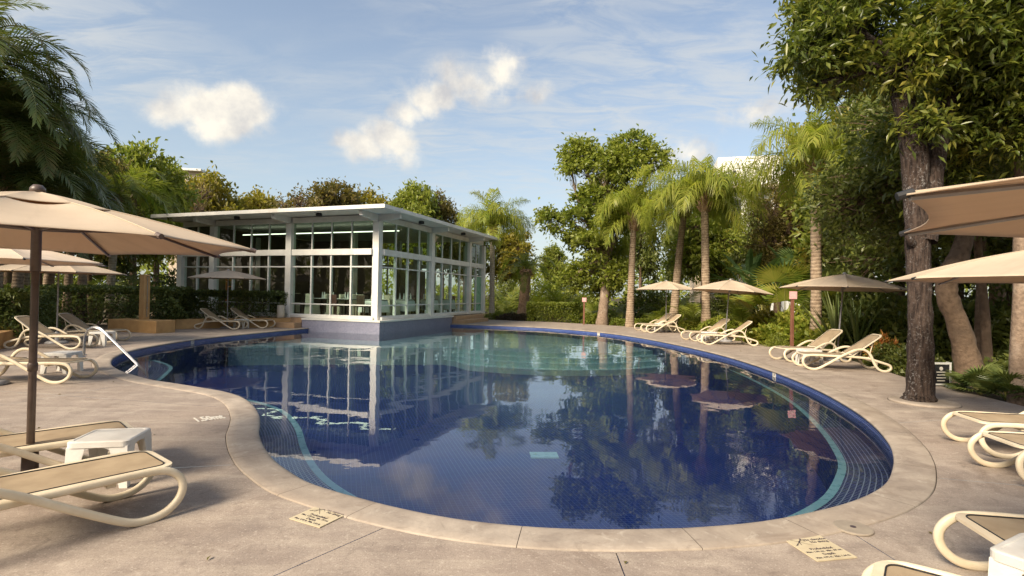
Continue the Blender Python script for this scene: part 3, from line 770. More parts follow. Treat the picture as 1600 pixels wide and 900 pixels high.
# back of the building: brown core walls, glazed openings towards the garden
MB().box((-7.6, 7.0, 2.6), (5.6, .2, 4.1)).build('core_wall', M['brown_wall'], pav)
MB().box((-3.2, 8.4, 1.75), (.2, 3.0, 2.4)).build('core_wall', M['brown_wall'], pav)
MB().box((LX + .02, RY / 2, 2.75), (.12, RY - .4, 4.4)).build('side_wall', M['brown_wall'], pav)
for a, b_ in ((-.25, -4.4), (-4.95, -9.0), (-9.5, -11.2)):
    m_ = (a + b_) / 2
    MB().box((m_, RY, ZM0 + .13), (abs(a - b_), .2, .26)).build('back_beam', M['white_paint'], pav)
    for q in range(5): MB().box((a + (b_ - a) * q / 4, RY, 2.65), (.08, .1, 4.1)).build('back_mullion', M['alu'], pav)
# long light fittings on the ceiling seen through the upper windows
for y in (2.6,): MB().box((-5.4, y, ZW - .12), (9.6, .07, .04)).build('light_strip', M['lamp'], pav)
# round black downlights under the eaves
for x, y in ((-2.45, -.85), (-7.0, -.85), (.72, 2.4), (.72, 7.1)):
    d_ = MB().lathe([(.13, -.13), (.13, -.02), (.10, 0)], 16).build('downlight', M['black'], pav, loc=(x, y, ZS)); set_smooth(d_)
PAVM = Matrix.Translation((O2.x, O2.y, 0)) @ Matrix.Rotation(-TH, 4, 'Z')
def pw(x, y, z): return PAVM @ Vector((x, y, z))

# dining room furniture
def table_cloth_mesh(w_=.95, d_=.95, h=.75):
    bm = bmesh.new(); n = 12; g_ = {}
    ext = .33
    for i in range(n + 1):
        for j in range(n + 1):
            u, v = (i / n - .5) * (w_ + 2 * ext), (j / n - .5) * (d_ + 2 * ext)
            ox, oy = max(0, abs(u) - w_ / 2), max(0, abs(v) - d_ / 2); dz = math.hypot(ox, oy)
            fx = math.copysign(min(abs(u), w_ / 2) + .05 * ox / ext + .018 * math.sin(j * 2.3) * (ox > 0), u)
            fy = math.copysign(min(abs(v), d_ / 2) + .05 * oy / ext + .018 * math.sin(i * 2.3) * (oy > 0), v)
            g_[i, j] = bm.verts.new((fx, fy, h - min(dz * 1.75, .68)))
    for i in range(n):
        for j in range(n): bm.faces.new((g_[i, j], g_[i + 1, j], g_[i + 1, j + 1], g_[i, j + 1]))
    me = bpy.data.meshes.new('tablecloth'); bm.to_mesh(me); bm.free(); me.materials.append(M['cloth_white']); me.shade_smooth(); return me
clothm = table_cloth_mesh()
dtab = empty('dining_table'); MB().box((0, 0, .725), (.9, .9, .03)).build('tabletop', M['dark_wood'], dtab)
legm = MB().box((0, 0, .35), (.06, .06, .71)).mesh('leg', M['dark_wood'])
for sx in (-.38, .38):
    for sy in (-.38, .38): link('leg', legm, dtab, (sx, sy, 0))
dch = empty('dining_chair')
def chair_cover():
    b = MB(); b.add([(-.22, -.22, .47), (.22, -.22, .47), (.22, .2, .47), (-.22, .2, .47), (-.25, -.25, .02), (.25, -.25, .02), (.25, .26, .02), (-.25, .26, .02), (-.2, .2, .95), (.2, .2, .95), (-.18, .27, .97), (.18, .27, .97), (-.2, .27, .47), (.2, .27, .47)],
          [(0, 1, 2, 3), (0, 4, 5, 1), (1, 5, 6, 2), (0, 3, 7, 4), (3, 2, 9, 8), (8, 9, 11, 10), (10, 11, 13, 12), (12, 13, 6, 7), (2, 6, 13), (9, 2, 13, 11), (3, 12, 7), (8, 10, 12, 3)]); return b
chair_cover().build('cover', M['cloth_cream'], dch)
wch = empty('dining_chair')
MB().box((0, 0, .45), (.44, .44, .06), 0, .015).build('seat', M['dark_wood'], wch); MB().box((0, .21, .74), (.42, .04, .42), 0, .015).build('backrest', M['dark_wood'], wch)
lm = MB().box((0, 0, .22), (.04, .04, .42)).mesh('leg', M['dark_wood'])
for sx in (-.19, .19):
    for sy in (-.19, .19): link('leg', lm, wch, (sx, sy, 0))
nap = MB().lathe([(.045, 0), (.05, .01), (.035, .16), (.012, .3)], 8).mesh('napkin', M['cloth_white'])
_used = set()
def place(src, loc, rz, **kw):
    o = src if src.name not in _used and not _used.add(src.name) else copy_tree(src)
    o.location = loc; o.rotation_euler = (0, 0, rz)
    for q, v in kw.items(): o[q] = v
    return o
FZ = .552
rt = [(-.95, 1.15, 'nearest the corner column'), (-.95, 3.6, 'second along the right glazing'), (-.95, 6.1, 'third along the right glazing'), (-.95, 8.3, 'farthest along the right glazing'),
      (-2.3, 1.0, 'behind the left glazing by the corner'), (-3.7, 1.15, 'behind the left glazing mid bay'), (-6.3, 1.3, 'behind the parasol loungers')]
for i, (x, y, where) in enumerate(rt):
    rz = -TH + (0.06 if i % 2 else -.04); white = i < 4
    place(dtab, pw(x, y, FZ), rz, label='dark square dining table standing indoors ' + where, category='dining table', group='dining tables in the pavilion')
    if white:
        c = link('tablecloth', clothm, None, pw(x, y, FZ + .002), (0, 0, rz)); tag(c, 'white cloth hanging over the dining table ' + where, 'tablecloth', 'tablecloths in the pavilion')
    else:
        c = link('tablecloth', MB().box((0, 0, .752), (.96, .96, .016)).mesh('tablecloth', M['cloth_white']), None, pw(x, y, FZ), (0, 0, rz)); tag(c, 'flat white cloth on the dining table ' + where, 'tablecloth', 'tablecloths in the pavilion')
    for q, (dx, dy) in enumerate(((.3, .3), (-.3, .28), (.28, -.3))):
        n_ = link('napkin', nap, None, pw(x + dx, y + dy, FZ + .765)); tag(n_, 'white cone napkin on the table ' + where, 'napkin', 'cone napkins on the table ' + where)
    for q, (dx, dy, a) in enumerate(((0, .78, 0), (0, -.78, PI), (-.78, 0, PI / 2), (.78, 0, -PI / 2))):
        if white and q == 3: continue
        cream = (q + i) % 2 == 0
        place(dch if cream else wch, pw(x + dx, y + dy, FZ), rz + a, label=('cream covered chair at the table ' if cream else 'dark wooden chair at the table ') + where, category='chair', group=('cream chairs at the table ' if cream else 'dark chairs at the table ') + where)
lad = empty('ladder', pw(-9.55, 1.2, FZ), -TH, 'orange ladder like rack standing inside the left end of the pavilion', 'ladder')
for s_ in (-.22, .22): MB().box((s_, 0, 1.05), (.06, .07, 2.1)).build('rail', M['orange_paint'], lad)
rg = MB().box((0, 0, 0), (.40, .05, .05)).mesh('rung', M['orange_paint'])
for q in range(6): link('rung', rg, lad, (0, 0, .25 + q * .33))
bn = MB().lathe([(.15, 0), (.16, .02), (.16, .52), (.14, .56), (.13, .55)], 20).build('litter_bin', M['cream_stone'], None, loc=pw(-4.70, -.50, .425)); set_smooth(bn)
tag(bn, 'round cream stone bin at the foot of the middle column', 'bin')
# ================================================================== PLANTER WALLS, SHOWER, RAILS, SIGNS
def planter(name, poly, h, label, t=.0):
    b = MB(); b.prism(poly, -.1, h); o = b.build(name, M['ochre']); tag(o, label, 'planter wall'); return o
planter('planter_wall', [(-12.6, 12.2), (-13.2, 13.9), (-14.35, 15.8), (-15.9, 18.2), (-16.3, 18.0), (-14.8, 15.55), (-13.65, 13.65), (-13.1, 12.0)], .42, 'low ochre planter wall behind the paired loungers under the dark hedge')
def bevel_box_obj(name, c, d, rz, mat, bev): return MB().box(c, d, rz, bev).build(name, mat)
blk = bevel_box_obj('planter_block', (-13.95, 20.15, .17), (2.55, .75, .56), -.34, M['ochre'], .02)
tag(blk, 'squat ochre block wall carrying the outdoor shower pillar', 'planter block')
planter('planter_wall', [(-13.2, 19.95), (-13.55, 21.6), (-12.1, 22.85), (-11.2, 23.25), (-9.6, 24.2), (-9.6, 24.5), (-11.4, 23.7), (-12.3, 23.25), (-13.95, 21.85), (-13.6, 20.1)], .40, 'low angled ochre planter wall behind the loungers beside the pavilion')
sh = empty('shower_pillar', (-14.03, 20.40, .45), -.34, 'ochre outdoor shower pillar with a steel shower head on the block wall', 'shower')
MB().box((0, 0, .85), (.27, .24, 1.72), 0, .03).build('pillar', M['ochre'], sh)
MB().tube([(.14, -.02, 1.62), (.28, -.03, 1.66), (.38, -.04, 1.62)], .014, 8).build('shower_arm', M['steel'], sh)
MB().lathe([(.05, -.03), (.045, 0), (.012, .02)], 12).build('shower_head', M['steel'], sh, loc=(.38, -.04, 1.60))
MB().lathe([(.03, 0), (.03, .03)], 10).build('tap', M['steel'], sh, loc=(.15, 0, .42))
MB().tube([(.155, -.01, 1.6), (.155, -.01, .1)], .012, 6).build('pipe', M['steel'], sh)

# pool ladder: two bent steel rails
def rail_pts(side):
    P = [Vector((0, 0, 0)), Vector((0, 0, .36)), Vector((.03, 0, .52)), Vector((.12, 0, .64)), Vector((.27, 0, .69)), Vector((.44, 0, .655)), Vector((.60, 0, .56)), Vector((1.62, 0, -.22)), Vector((2.0, 0, -.52))]
    return catmull(P[:7], 6)[:-1] + [P[6], P[7], P[8]]
hl = empty('pool_handrail', (-9.95, 12.45, 0.0), math.atan2(-.32, 1.6), 'pair of bent polished steel handrails leading down into the left end of the pool', 'handrail')
for s_ in (0.0, .50):
    r_ = MB().tube([p + Vector((-.6 * s_, .55 * s_, 0)) for p in rail_pts(0)], .020, 12).build('rail', M['steel'], hl); set_smooth(r_)
    set_smooth(MB().lathe([(.055, 0), (.05, .012), (.026, .022)], 16).build('escutcheon', M['steel'], hl, loc=(-.6 * s_, .55 * s_, .004)))

def notice_post(loc, label, h=1.12):
    t = empty('notice_post', loc, 0, label, 'sign post')
    MB().box((0, 0, h / 2), (.085, .085, h), 0, .008).build('post', M['rust_post'], t)
    MB().box((0, -.052, h + .06), (.24, .018, .24), 0, .004).build('notice', M['pink_sign'], t)
    for q in range(4): MB().box((0, -.0625, h + .13 - q * .045), (.16 - .03 * (q % 2), .003, .014)).build('print_line', M['white_ink'], t)
    return t
p = ground(913, 507); notice_post((p.x, p.y, 0), 'rust brown post with a pink notice beside the clipped hedge', 1.35)
p = at(1246, 556, 16.6); notice_post((p.x - .05, 16.8, -.05), 'rust brown post with a pink notice among lime green shrubs', 1.75)

# information board behind the big trunk
ib = empty('notice_board', (8.30, 10.3, -.05), R(4), 'white framed dark notice board standing in the bed behind the big trunk', 'notice board')
ib.scale = (.74, .74, .74); MB().box((0, 0, .38), (.44, .02, .50)).build('panel', M['black'], ib)
for c, d in (((-.235, 0, .33), (.05, .05, .66)), ((.235, 0, .33), (.05, .05, .66)), ((0, 0, .665), (.52, .055, .05)), ((0, 0, .12), (.42, .045, .04))): MB().box(c, d, 0, .004).build('frame', M['alu'], ib)
for c, d in (((.42, .30, .33), (.035, .035, .66)), ((.34, .16, .665), (.22, .05, .03))): MB().box(c, d, 0 if d[2] > .1 else R(60), .003).build('stay', M['alu'], ib)
MB().lathe([(.05, 0), (.05, .004)], 14).build('emblem', M['white_ink'], ib, loc=(-.02, -.012, .53), rot=(PI / 2, 0, 0))
for q in range(4): MB().box((-.02, -.0115, .44 - q * .075), (.26 - .05 * (q % 2), .003, .022)).build('print_line', M['white_ink'], ib)

# sign tiles let into the deck
def sign_tile(o, xd, yd_len, w_, h_, label, diver):
    xd = Vector((*xd, 0)).normalized(); zd = Vector((0, 0, 1))
    t = link('sign_tile', None); bpy.data.objects.remove(t)
    m_ = frame_mtx((*o, .004), xd)
    b = MB().box((w_ / 2, -h_ / 2, .001), (w_, h_, .006)); t = b.build('sign_tile', M['sign_tile']); t.matrix_world = m_
    tag(t, label, 'sign')
    def tx(s, size, x, y, al='CENTER'): text_obj(s, size, M['ink'], t, Matrix.Translation((x * w_, -y * h_, .0045)), align=al, bold=.0006)
    tx('No clavados', .034, .70, .16); tx('No diving', .034, .73, .27)
    tx('Profundidad', .034, .52, .55); tx('Max. 1.50 mt.  Min. .50 mt.', .024, .5, .66)
    tx('Depth', .034, .5, .78); tx('Max. 4.92 ft.  Min. 1.64 ft.', .024, .5, .90)
    # struck-out diver
    d = MB()
    def bar(a, c, r): 
        a, c = Vector(a), Vector(c); v = (c - a).normalized(); n = Vector((-v.y, v.x)) * r
        d.add([(a.x + n.x, a.y + n.y, .005), (a.x - n.x, a.y - n.y, .005), (c.x - n.x * .6, c.y - n.y * .6, .005), (c.x + n.x * .6, c.y + n.y * .6, .005)], [(0, 1, 2, 3)])
    s = w_
    bar((.10 * s, -.36 * s), (.24 * s, -.24 * s), .012 * s); bar((.24 * s, -.24 * s), (.34 * s, -.16 * s), .02 * s); bar((.34 * s, -.16 * s), (.42 * s, -.24 * s), .010 * s); bar((.24 * s, -.24 * s), (.20 * s, -.38 * s), .012 * s)
    bar((.06 * s, -.38 * s), (.14 * s, -.35 * s), .014 * s)
    d.add([(.37 * s + .03 * s * math.cos(q * PI / 5), -.12 * s + .03 * s * math.sin(q * PI / 5), .005) for q in range(10)], [tuple(range(10))])
    d.build('diver_symbol', M['ink'], t)
    d = MB(); bar((.06 * s, -.06 * s), (.44 * s, -.42 * s), .008 * s); d.build('slash', M['ink'], t)
    return t
sign_tile((-1.425, 4.06), (.27, -.14), 0, .30, .28, 'cream no diving tile in the deck near the left bulge of the pool', 0)
sign_tile((1.855, 3.625), (.27, .055), 0, .29, .31, 'cream no diving tile in the deck beside the round access lid', 0)
a, c = ground(324, 662), ground(368, 656)
text_obj('1.50mt', .34, M['white_ink'], deck, frame_mtx((a.x - .22, a.y + .17, .003), (c.x - a.x, c.y - a.y, 0)) @ Matrix.Diagonal((.34, 1, 1, 1)), name='depth_lettering', ext=.0015, bold=.012)

# ================================================================== SUN LOUNGERS AND SIDE TABLES
def lounger_proto():
    root = empty('sun_lounger')
    for s_ in (1, -1):
        P = [(1.42, .285, .30), (1.05, .29, .325), (.6, .29, .335), (.26, .29, .34), (.10, .295, .325), (.02, .30, .265), (.0, .31, .19), (.03, .315, .11), (.11, .32, .045), (.22, .325, .022), (.34, .33, .045), (.55, .335, .165),
             (.82, .34, .335), (1.0, .345, .435), (1.13, .345, .49), (1.27, .345, .505), (1.38, .34, .455), (1.46, .335, .345), (1.52, .33, .2), (1.60, .325, .08), (1.70, .32, .025), (1.82, .315, .03), (1.885, .31, .085), (1.86, .305, .155), (1.74, .30, .2), (1.56, .295, .255)]
        C_ = catmull(P, 4, closed=True)
        o = MB().tube([(p.x, p.y * s_, p.z) for p in C_], .027, 10, ry=.022, closed=True, up=Vector((0, 1, 0)), sq=.7).build('side_frame', M['resin'], root); set_smooth(o)
    def rr_outline(x0, x1, hw0, hw1, r0, r1, n=6):
        """rounded panel outline in the xy plane, x0 = foot end"""
        out = []
        for (cx, cy, r, a0) in ((x1 - r1, hw1 - r1, r1, 0), (x0 + r0, hw0 - r0, r0, 90), (x0 + r0, -hw0 + r0, r0, 180), (x1 - r1, -hw1 + r1, r1, 270)):
            for q in range(n + 1):
                a_ = R(a0 + 90 * q / n); out.append((cx + r * math.cos(a_), cy + r * math.sin(a_)))
        return out
    def panel(nm, x0, x1, hw0, hw1, r0, r1, mtx, parent):
        o_ = rr_outline(x0, x1, hw0, hw1, r0, r1); i_ = rr_outline(x0 + .05, x1 - .05, hw0 - .045, hw1 - .045, max(.02, r0 - .04), max(.02, r1 - .04))
        n = len(o_); b = MB()
        b.v = [(x, y, .0) for x, y in o_] + [(x * .999, y * .99, .018) for x, y in o_] + [(x, y, .022) for x, y in i_] + [(x, y, .0) for x, y in i_]
        for q in range(n):
            q2 = (q + 1) % n
            for k_ in range(3): b.f.append((k_ * n + q, k_ * n + q2, (k_ + 1) * n + q2, (k_ + 1) * n + q))
            b.f.append((3 * n + q, 3 * n + q2, q2, q))
        fr = b.build(nm + '_frame', M['resin'], parent); fr.matrix_local = mtx; 
        sl = MB().prism([(x, y) for x, y in i_], .008, .020).build(nm + '_sling', M['sling'], fr)
        tr = MB().tube([(x, y, .0235) for x, y in i_], .0045, 5, closed=True).build('piping', M['black'], fr)
        return fr
    panel('seat', .035, 1.12, .285, .30, .10, .02, Matrix.Translation((0, 0, .335)), root)
    panel('backrest', 0, .84, .30, .265, .02, .12, Matrix.Translation((1.08, 0, .34)) @ Matrix.Rotation(-R(36), 4, 'Y'), root)
    MB().box((.42, 0, .30), (.05, .56, .03)).build('crossbar', M['resin'], root); MB().box((1.5, 0, .262), (.05, .58, .035)).build('crossbar', M['resin'], root)
    MB().tube([(1.46, -.2, .28), (1.55, -.2, .63), (1.55, .2, .63), (1.46, .2, .28)], .012, 6).build('prop', M['resin'], root)
    return root
LG = lounger_proto()
_lg = [0]
def lounger(front, head, label, group='cream resin sun loungers round the pool'):
    front, head = Vector(front), Vector(head); d = head - front
    o = LG if not _lg[0] else copy_tree(LG); _lg[0] += 1
    o.location = (front.x, front.y, 0); o.rotation_euler = (0, 0, math.atan2(d.y, d.x)); tag(o, label, 'sun lounger', group)
    return o
E2 = lambda a: (math.cos(R(a)), math.sin(R(a)))
def lg(fx, fy, deg, label, flat=False):
    c, s_ = E2(deg); o = lounger((fx, fy), (fx + c, fy + s_), label)
    if flat:                                  # back let right down
        for ch in list(o.children):
            if ch.name.startswith('backrest'): ch.matrix_local = Matrix.Translation((1.08, 0, .338)) @ Matrix.Rotation(-R(3), 4, 'Y')
            if ch.name.startswith('prop'): bpy.data.objects.remove(ch)
lg(-2.60, 4.08, 231, 'sun lounger nearest the viewer on the left with its foot end by the sign tile')
lg(-3.48, 4.98, 226, 'sun lounger behind the white stool and the thick parasol pole on the left')
lg(-7.4, 9.28, 184, 'lone sun lounger with its back laid flat, cut off at the left edge', True)
lg(-11.25, 14.25, 183, 'sun lounger right behind the steel handrail, nearer of the pair under the tan parasol')
lg(-11.75, 16.2, 184, 'sun lounger close to the ochre planter wall, farther of the pair under the tan parasol')
lg(-11.15, 22.25, 178, 'sun lounger left of the thin pole by the pavilion hedge')
lg(-10.45, 23.25, 176, 'sun lounger right of the thin pole nearest the pavilion steps')
lg(6.05, 25.5, 18, 'far sun lounger behind, left of the pair by the slim leaning palms')
lg(6.05, 24.45, 10, 'far sun lounger in front, right of the pair by the slim leaning palms')
lg(6.62, 20.3, 12, 'sun lounger left of its pair under the parasol by the ringed palm trunk')
lg(6.66, 18.9, -4, 'sun lounger right of its pair under the parasol beside the lime shrubs')
lg(7.02, 14.1, 8, 'sun lounger left of its pair by the rust brown notice post')
lg(6.84, 12.75, -8, 'sun lounger with its back to the red croton left of the big dark trunk')
lg(5.02, 5.95, -9, 'sun lounger at the right edge next to the big dark trunk')
lg(4.52, 5.0, -9, 'sun lounger at the right edge, nearer the pool and lower in its pair')
lg(2.58, 2.98, -10, 'sun lounger behind the white stool in the bottom right corner')
lg(1.62, 2.46, -38, 'sun lounger at the bottom edge in front of the white stool')

def stool_proto():
    t = empty('side_table'); H, hw = .385, .225
    def rr(h_, r, n=5): return [(sx * (h_ - r) + r * math.cos(R(a0 + 90 * q / n)), sy * (h_ - r) + r * math.sin(R(a0 + 90 * q / n))) for sx, sy, a0 in ((1, 1, 0), (-1, 1, 90), (-1, -1, 180), (1, -1, 270)) for q in range(n + 1)]
    b = MB(); rings = [(hw, H - .05), (hw, H - .008), (hw - .012, H), (hw - .03, H + .001), (hw - .036, H - .004)]
    n = 24
    for h_, z in rings: b.v += [(x, y, z) for x, y in rr(h_, .05)]
    for k_ in range(len(rings) - 1):
        for q in range(n): b.f.append((k_ * n + q, k_ * n + (q + 1) % n, (k_ + 1) * n + (q + 1) % n, (k_ + 1) * n + q))
    b.f.append(tuple((len(rings) - 1) * n + q for q in range(n))); b.f.append(tuple(range(n - 1, -1, -1)))
    b.build('top', M['white_resin'], t)
    l = MB()
    l.v = [(-.075, -.055, 0), (.0, -.055, 0), (.0, .02, 0), (-.075, .02, 0), (-.085, -.06, .39), (.045, -.06, .39), (.045, .05, .39), (-.085, .05, .39)]
    l.v = [(.055, .055, 0), (-.005, .05, 0), (-.01, -.01, 0), (.05, -.005, 0), (.045, .045, .34), (-.09, .045, .34), (-.02, -.02, .34), (.045, -.09, .34)]
    l.f = [(0, 3, 2, 1), (4, 5, 6, 7), (0, 1, 5, 4), (1, 2, 6, 5), (2, 3, 7, 6), (3, 0, 4, 7)]
    l = [f for f in [l]][0]; lmesh = l.mesh('leg', M['white_resin'])
    for q in range(4):
        a_ = PI / 2 * q; link('leg', lmesh, t, (.172 * math.cos(a_ + PI / 4) * 1.414, .172 * math.sin(a_ + PI / 4) * 1.414, 0), (0, 0, a_))
    for q in range(4):
        a_ = PI / 2 * q; pts_ = [(.2, y, H - .055 - .10 * (abs(y) / .2) ** 2.2) for y in np.linspace(-.2, .2, 9)]
        b2 = MB()
        for dx in (0, .014): b2.v += [(x + dx, y, z) for x, y, z in pts_] + [(x + dx, y, H - .045) for x, y, z in pts_]
        for i in range(8): b2.f += [(i, i + 1, 9 + i + 1, 9 + i), (18 + i, 27 + i, 27 + i + 1, 18 + i + 1), (i, 18 + i, 18 + i + 1, i + 1)]
        b2.build('apron', M['white_resin'], t, rot=(0, 0, a_))
    return t
ST = stool_proto(); _st = [0]
def stool(x, y, a, label, lowz=1.0):
    o = ST if not _st[0] else copy_tree(ST); _st[0] += 1
    o.location = (x, y, 0.001); o.rotation_euler = (0, 0, R(a)); tag(o, label, 'side table', 'white plastic side tables'); return o
stool(-3.36, 4.52, 12, 'scuffed white plastic stool between the two near loungers on the left')
stool(-8.55, 10.2, 5, 'white plastic stool behind the lone lounger at the left edge')
stool(-11.55, 15.1, 3, 'white plastic stool between the paired loungers behind the handrail')
stool(-11.5, 22.75, 0, 'white plastic stool between the loungers by the pavilion hedge')
stool(7.0, 25.05, 10, 'white plastic stool between the far loungers by the slim palms')
stool(7.25, 19.55, 5, 'white plastic stool between the loungers beside the lime shrubs')
stool(7.45, 13.35, 0, 'white plastic stool between the loungers near the notice post')
stool(2.72, 2.62, 29, 'white plastic stool in the bottom right corner between two loungers')
stool(6.0, 5.5, -5, 'white plastic stool between the loungers at the right edge')

# ================================================================== PARASOLS
def gore_mesh(name, Rr, H, mat, r0=.0, sag=.05, inset=.06, n=8, drop=0.0):
    """one canopy panel between two ribs, apex at z=H, rim corners at z=0"""
    nr, na = 12, 8; V = []; hw = PI / n
    for layer in (0, -.006):
        for i in range(nr + 1):
            t = r0 + (1 - r0) * i / nr
            for j in range(na + 1):
                u = -1 + 2 * j / na; lim = 1 - inset * (1 - u * u) * (t ** 2)
                tt = t * lim; ang_ = math.atan(u * math.tan(hw)); rad = Rr * math.cos(hw) / math.cos(ang_) * tt
                z = H * (1 - tt) + H * .16 * math.sin(PI * tt) * 0.55 - sag * (1 - u * u) * math.sin(PI * min(1, tt * .92)) - drop * (1 - u * u) * tt
                V.append((rad * math.cos(ang_), rad * math.sin(ang_), z + layer))
    b = MB(); b.v = V; w_ = na + 1; off = (nr + 1) * w_
    for i in range(nr):
        for j in range(na):
            a = i * w_ + j; b.f.append((a, a + w_, a + w_ + 1, a + 1)); b.f.append((off + a, off + a + 1, off + a + w_ + 1, off + a + w_))
    for j in range(na): a = nr * w_ + j; b.f.append((a, off + a, off + a + 1, a + 1))
    me = b.mesh(name, mat); me.shade_smooth(); return me
def parasol(x, y, rim, apex, rot, label, canvas='canvas', pole='grey_metal', pr=.02, Rr=1.56, cap=False, tilt=(0, 0), lean=None, ground_z=0.0):
    H = apex - rim
    t = empty('parasol', (x, y, ground_z), R(rot), label, 'parasol', 'tan parasols round the pool')
    # base
    b_ = MB().lathe([(.27, 0), (.27, .04), (.22, .075), (pr + .03, .085), (pr + .025, .33), (pr + .005, .34)], 24).build('base', M['grey_metal'] if pole != 'brown_metal' else M['brown_metal'], t); set_smooth(b_)
    if lean:  # pole leans: canopy offset from the foot
        lx, ly = lean
    else: lx = ly = 0
    ca, sa = math.cos(-R(rot)), math.sin(-R(rot)); lx, ly = lx * ca - ly * sa, lx * sa + ly * ca
    ztop = apex - .02
    set_smooth(MB().tube([(0, 0, .06), (lx * .6, ly * .6, .06 + (ztop - .06) * .6), (lx, ly, ztop)], pr, 14).build('pole', M[pole], t))
    if pr > .025:
        set_smooth(MB().lathe([(pr * 1.0, -.04), (pr * 1.22, -.04), (pr * 1.22, .02), (pr, .03)], 16).build('collar', M[pole], t, loc=(0, 0, .98)))
        set_smooth(MB().lathe([(pr * .9, -.34), (pr * 1.30, -.34), (pr * 1.24, -.02), (pr * 1.7, .0), (pr * 1.7, .05), (pr * .9, .06)], 16).build('runner', M[pole], t, loc=(0, 0, rim + .10)))
    else: set_smooth(MB().lathe([(pr, -.08), (pr * 1.9, -.08), (pr * 1.9, .02), (pr, .03)], 12).build('runner', M[pole], t, loc=(lx, ly, rim + .08)))
    can = gore_mesh('canopy_panel', Rr, H, M[canvas])
    rs = Rr * .985; hub_z = rim + .10
    rib = MB().tube([(.03, 0, apex - .05), (Rr * .5, 0, rim + H * (1 - .5) + H * .16 * .55 - .03), (rs, 0, rim - .012)], .013 if pr > .025 else .010, 6).mesh('rib', M[pole] if pole == 'brown_metal' else M['grey_metal'])
    tip = MB().tube([(Rr * .978, 0, rim + .006), (Rr * 1.008, 0, rim - .008)], .020 if pr > .025 else .014, 8).mesh('rib_cap', M['brown_metal'] if pole == 'brown_metal' else M['black'])
    sm_ = []
    for i in range(13):
        tt = .03 + .97 * i / 12; sm_.append((Rr * tt, 0, rim + H * (1 - tt) + H * .16 * math.sin(PI * tt) * .55 + .002))
    seam = MB().tube(sm_, .0055, 5).mesh('seam', M[canvas])
    strut = MB().tube([(.05, 0, hub_z), (Rr * .52, 0, rim + H * .48 + H * .08 - .045)], .012 if pr > .025 else .009, 6).mesh('strut', M[pole] if pole == 'brown_metal' else M['grey_metal'])
    off = Vector((lx, ly, 0))
    top = empty('canopy', off); top.parent = t
    top.rotation_euler = (R(tilt[0]), R(tilt[1]), 0)
    if tilt != (0, 0):
        pv = Vector((0, 0, rim)); top.location = Matrix.Translation(off) @ (pv - Matrix.Rotation(R(tilt[1]), 3, 'Y') @ (Matrix.Rotation(R(tilt[0]), 3, 'X') @ pv))
    for q in range(8):
        a = 2 * PI * q / 8
        link('canopy_panel', can, top, (0, 0, rim), (0, 0, a + PI / 8))
        link('rib', rib, top, (0, 0, 0), (0, 0, a)); link('seam', seam, top, (0, 0, 0), (0, 0, a)); link('strut', strut, top, (0, 0, 0), (0, 0, a)); link('rib_cap', tip, top, (0, 0, 0), (0, 0, a))
    if cap:
        cp = gore_mesh('vent_cap', .50, .12, M[canvas], 0, .012, .08, 8, .015)
        for q in range(8): link('vent_cap', cp, top, (0, 0, apex - .085), (0, 0, 2 * PI * q / 8 + PI / 8))
    set_smooth(MB().lathe([(.055, -.01), (.05, .03), (.03, .055), (.0, .06)], 14).build('finial', M[pole], top, loc=(0, 0, apex + (.03 if cap else -.01))))
    return t
parasol(-3.86, 4.32, 1.985, 2.36, 20, 'large tan parasol on a thick brown pole nearest on the left', pole='brown_metal', pr=.0275, Rr=1.60, cap=True)
parasol(-8.55, 8.75, 2.03, 2.36, 12, 'pale parasol whose canopy shows behind the thick brown pole', canvas='canvas_pale', Rr=1.6)
parasol(-13.05, 15.35, 2.03, 2.42, 8, 'tan parasol over the pair of loungers behind the handrail', Rr=1.7)
parasol(-12.05, 22.65, 2.10, 2.46, 5, 'tan parasol in front of the pavilion hedge on the left of the pool', Rr=1.58)
parasol(7.35, 25.4, 1.98, 2.40, 5, 'pale tan parasol farthest along the right bank by the hedge palms', Rr=1.5, canvas='canvas')
parasol(8.05, 20.1, 1.86, 2.32, 10, 'tan parasol in the middle of the right bank tilting slightly', Rr=1.52, tilt=(0, 4), lean=(.15, 0))
parasol(8.75, 14.35, 1.92, 2.34, 16, 'tan parasol with a leaning grey pole by the croton bushes', Rr=1.58, tilt=(0, 2), lean=(.24, .1))
parasol(6.35, 6.35, 1.90, 2.30, 0, 'tan parasol entering from the right edge beyond the big canopy', Rr=1.58)
parasol(2.79, 1.36, 1.97, 2.12, 31, 'tan parasol close overhead at the upper right seen from below', Rr=1.57)
# ================================================================== VEGETATION
RNG = np.random.default_rng(7)
random.seed(7)
def unit(a): return a / np.maximum(1e-6, np.linalg.norm(a, axis=-1, keepdims=True))
def leaves(P, D, L, W, rng, fold=.25, droop=.12, shape=.45):
    """folded drooping leaves: 5 points, 4 triangles each"""
    n = len(P); D = unit(D)
    Rn = rng.normal(size=(n, 3)); Rn[:, 2] += 1.6
    S = unit(np.cross(D, Rn)); N = unit(np.cross(S, D)); N[N[:, 2] < 0] *= -1
    L = np.broadcast_to(L, n)[:, None]; W = np.broadcast_to(W, n)[:, None]
    mid = P + D * L * shape - np.array([0, 0, 1]) * L * droop * .25
    a = mid + S * W * .5 + N * W * fold; c = mid - S * W * .5 + N * W * fold
    tip = P + D * L * (1 - droop * .3) - np.array([0, 0, 1]) * L * droop
    V = np.stack([P, a, mid, c, tip], 1).reshape(-1, 3)
    b = np.arange(n)[:, None] * 5
    F = np.concatenate([b + np.array([[0, 1, 2]]), b + np.array([[0, 2, 3]]), b + np.array([[1, 4, 2]]), b + np.array([[2, 4, 3]])], 1).reshape(-1, 3)
    return V, F
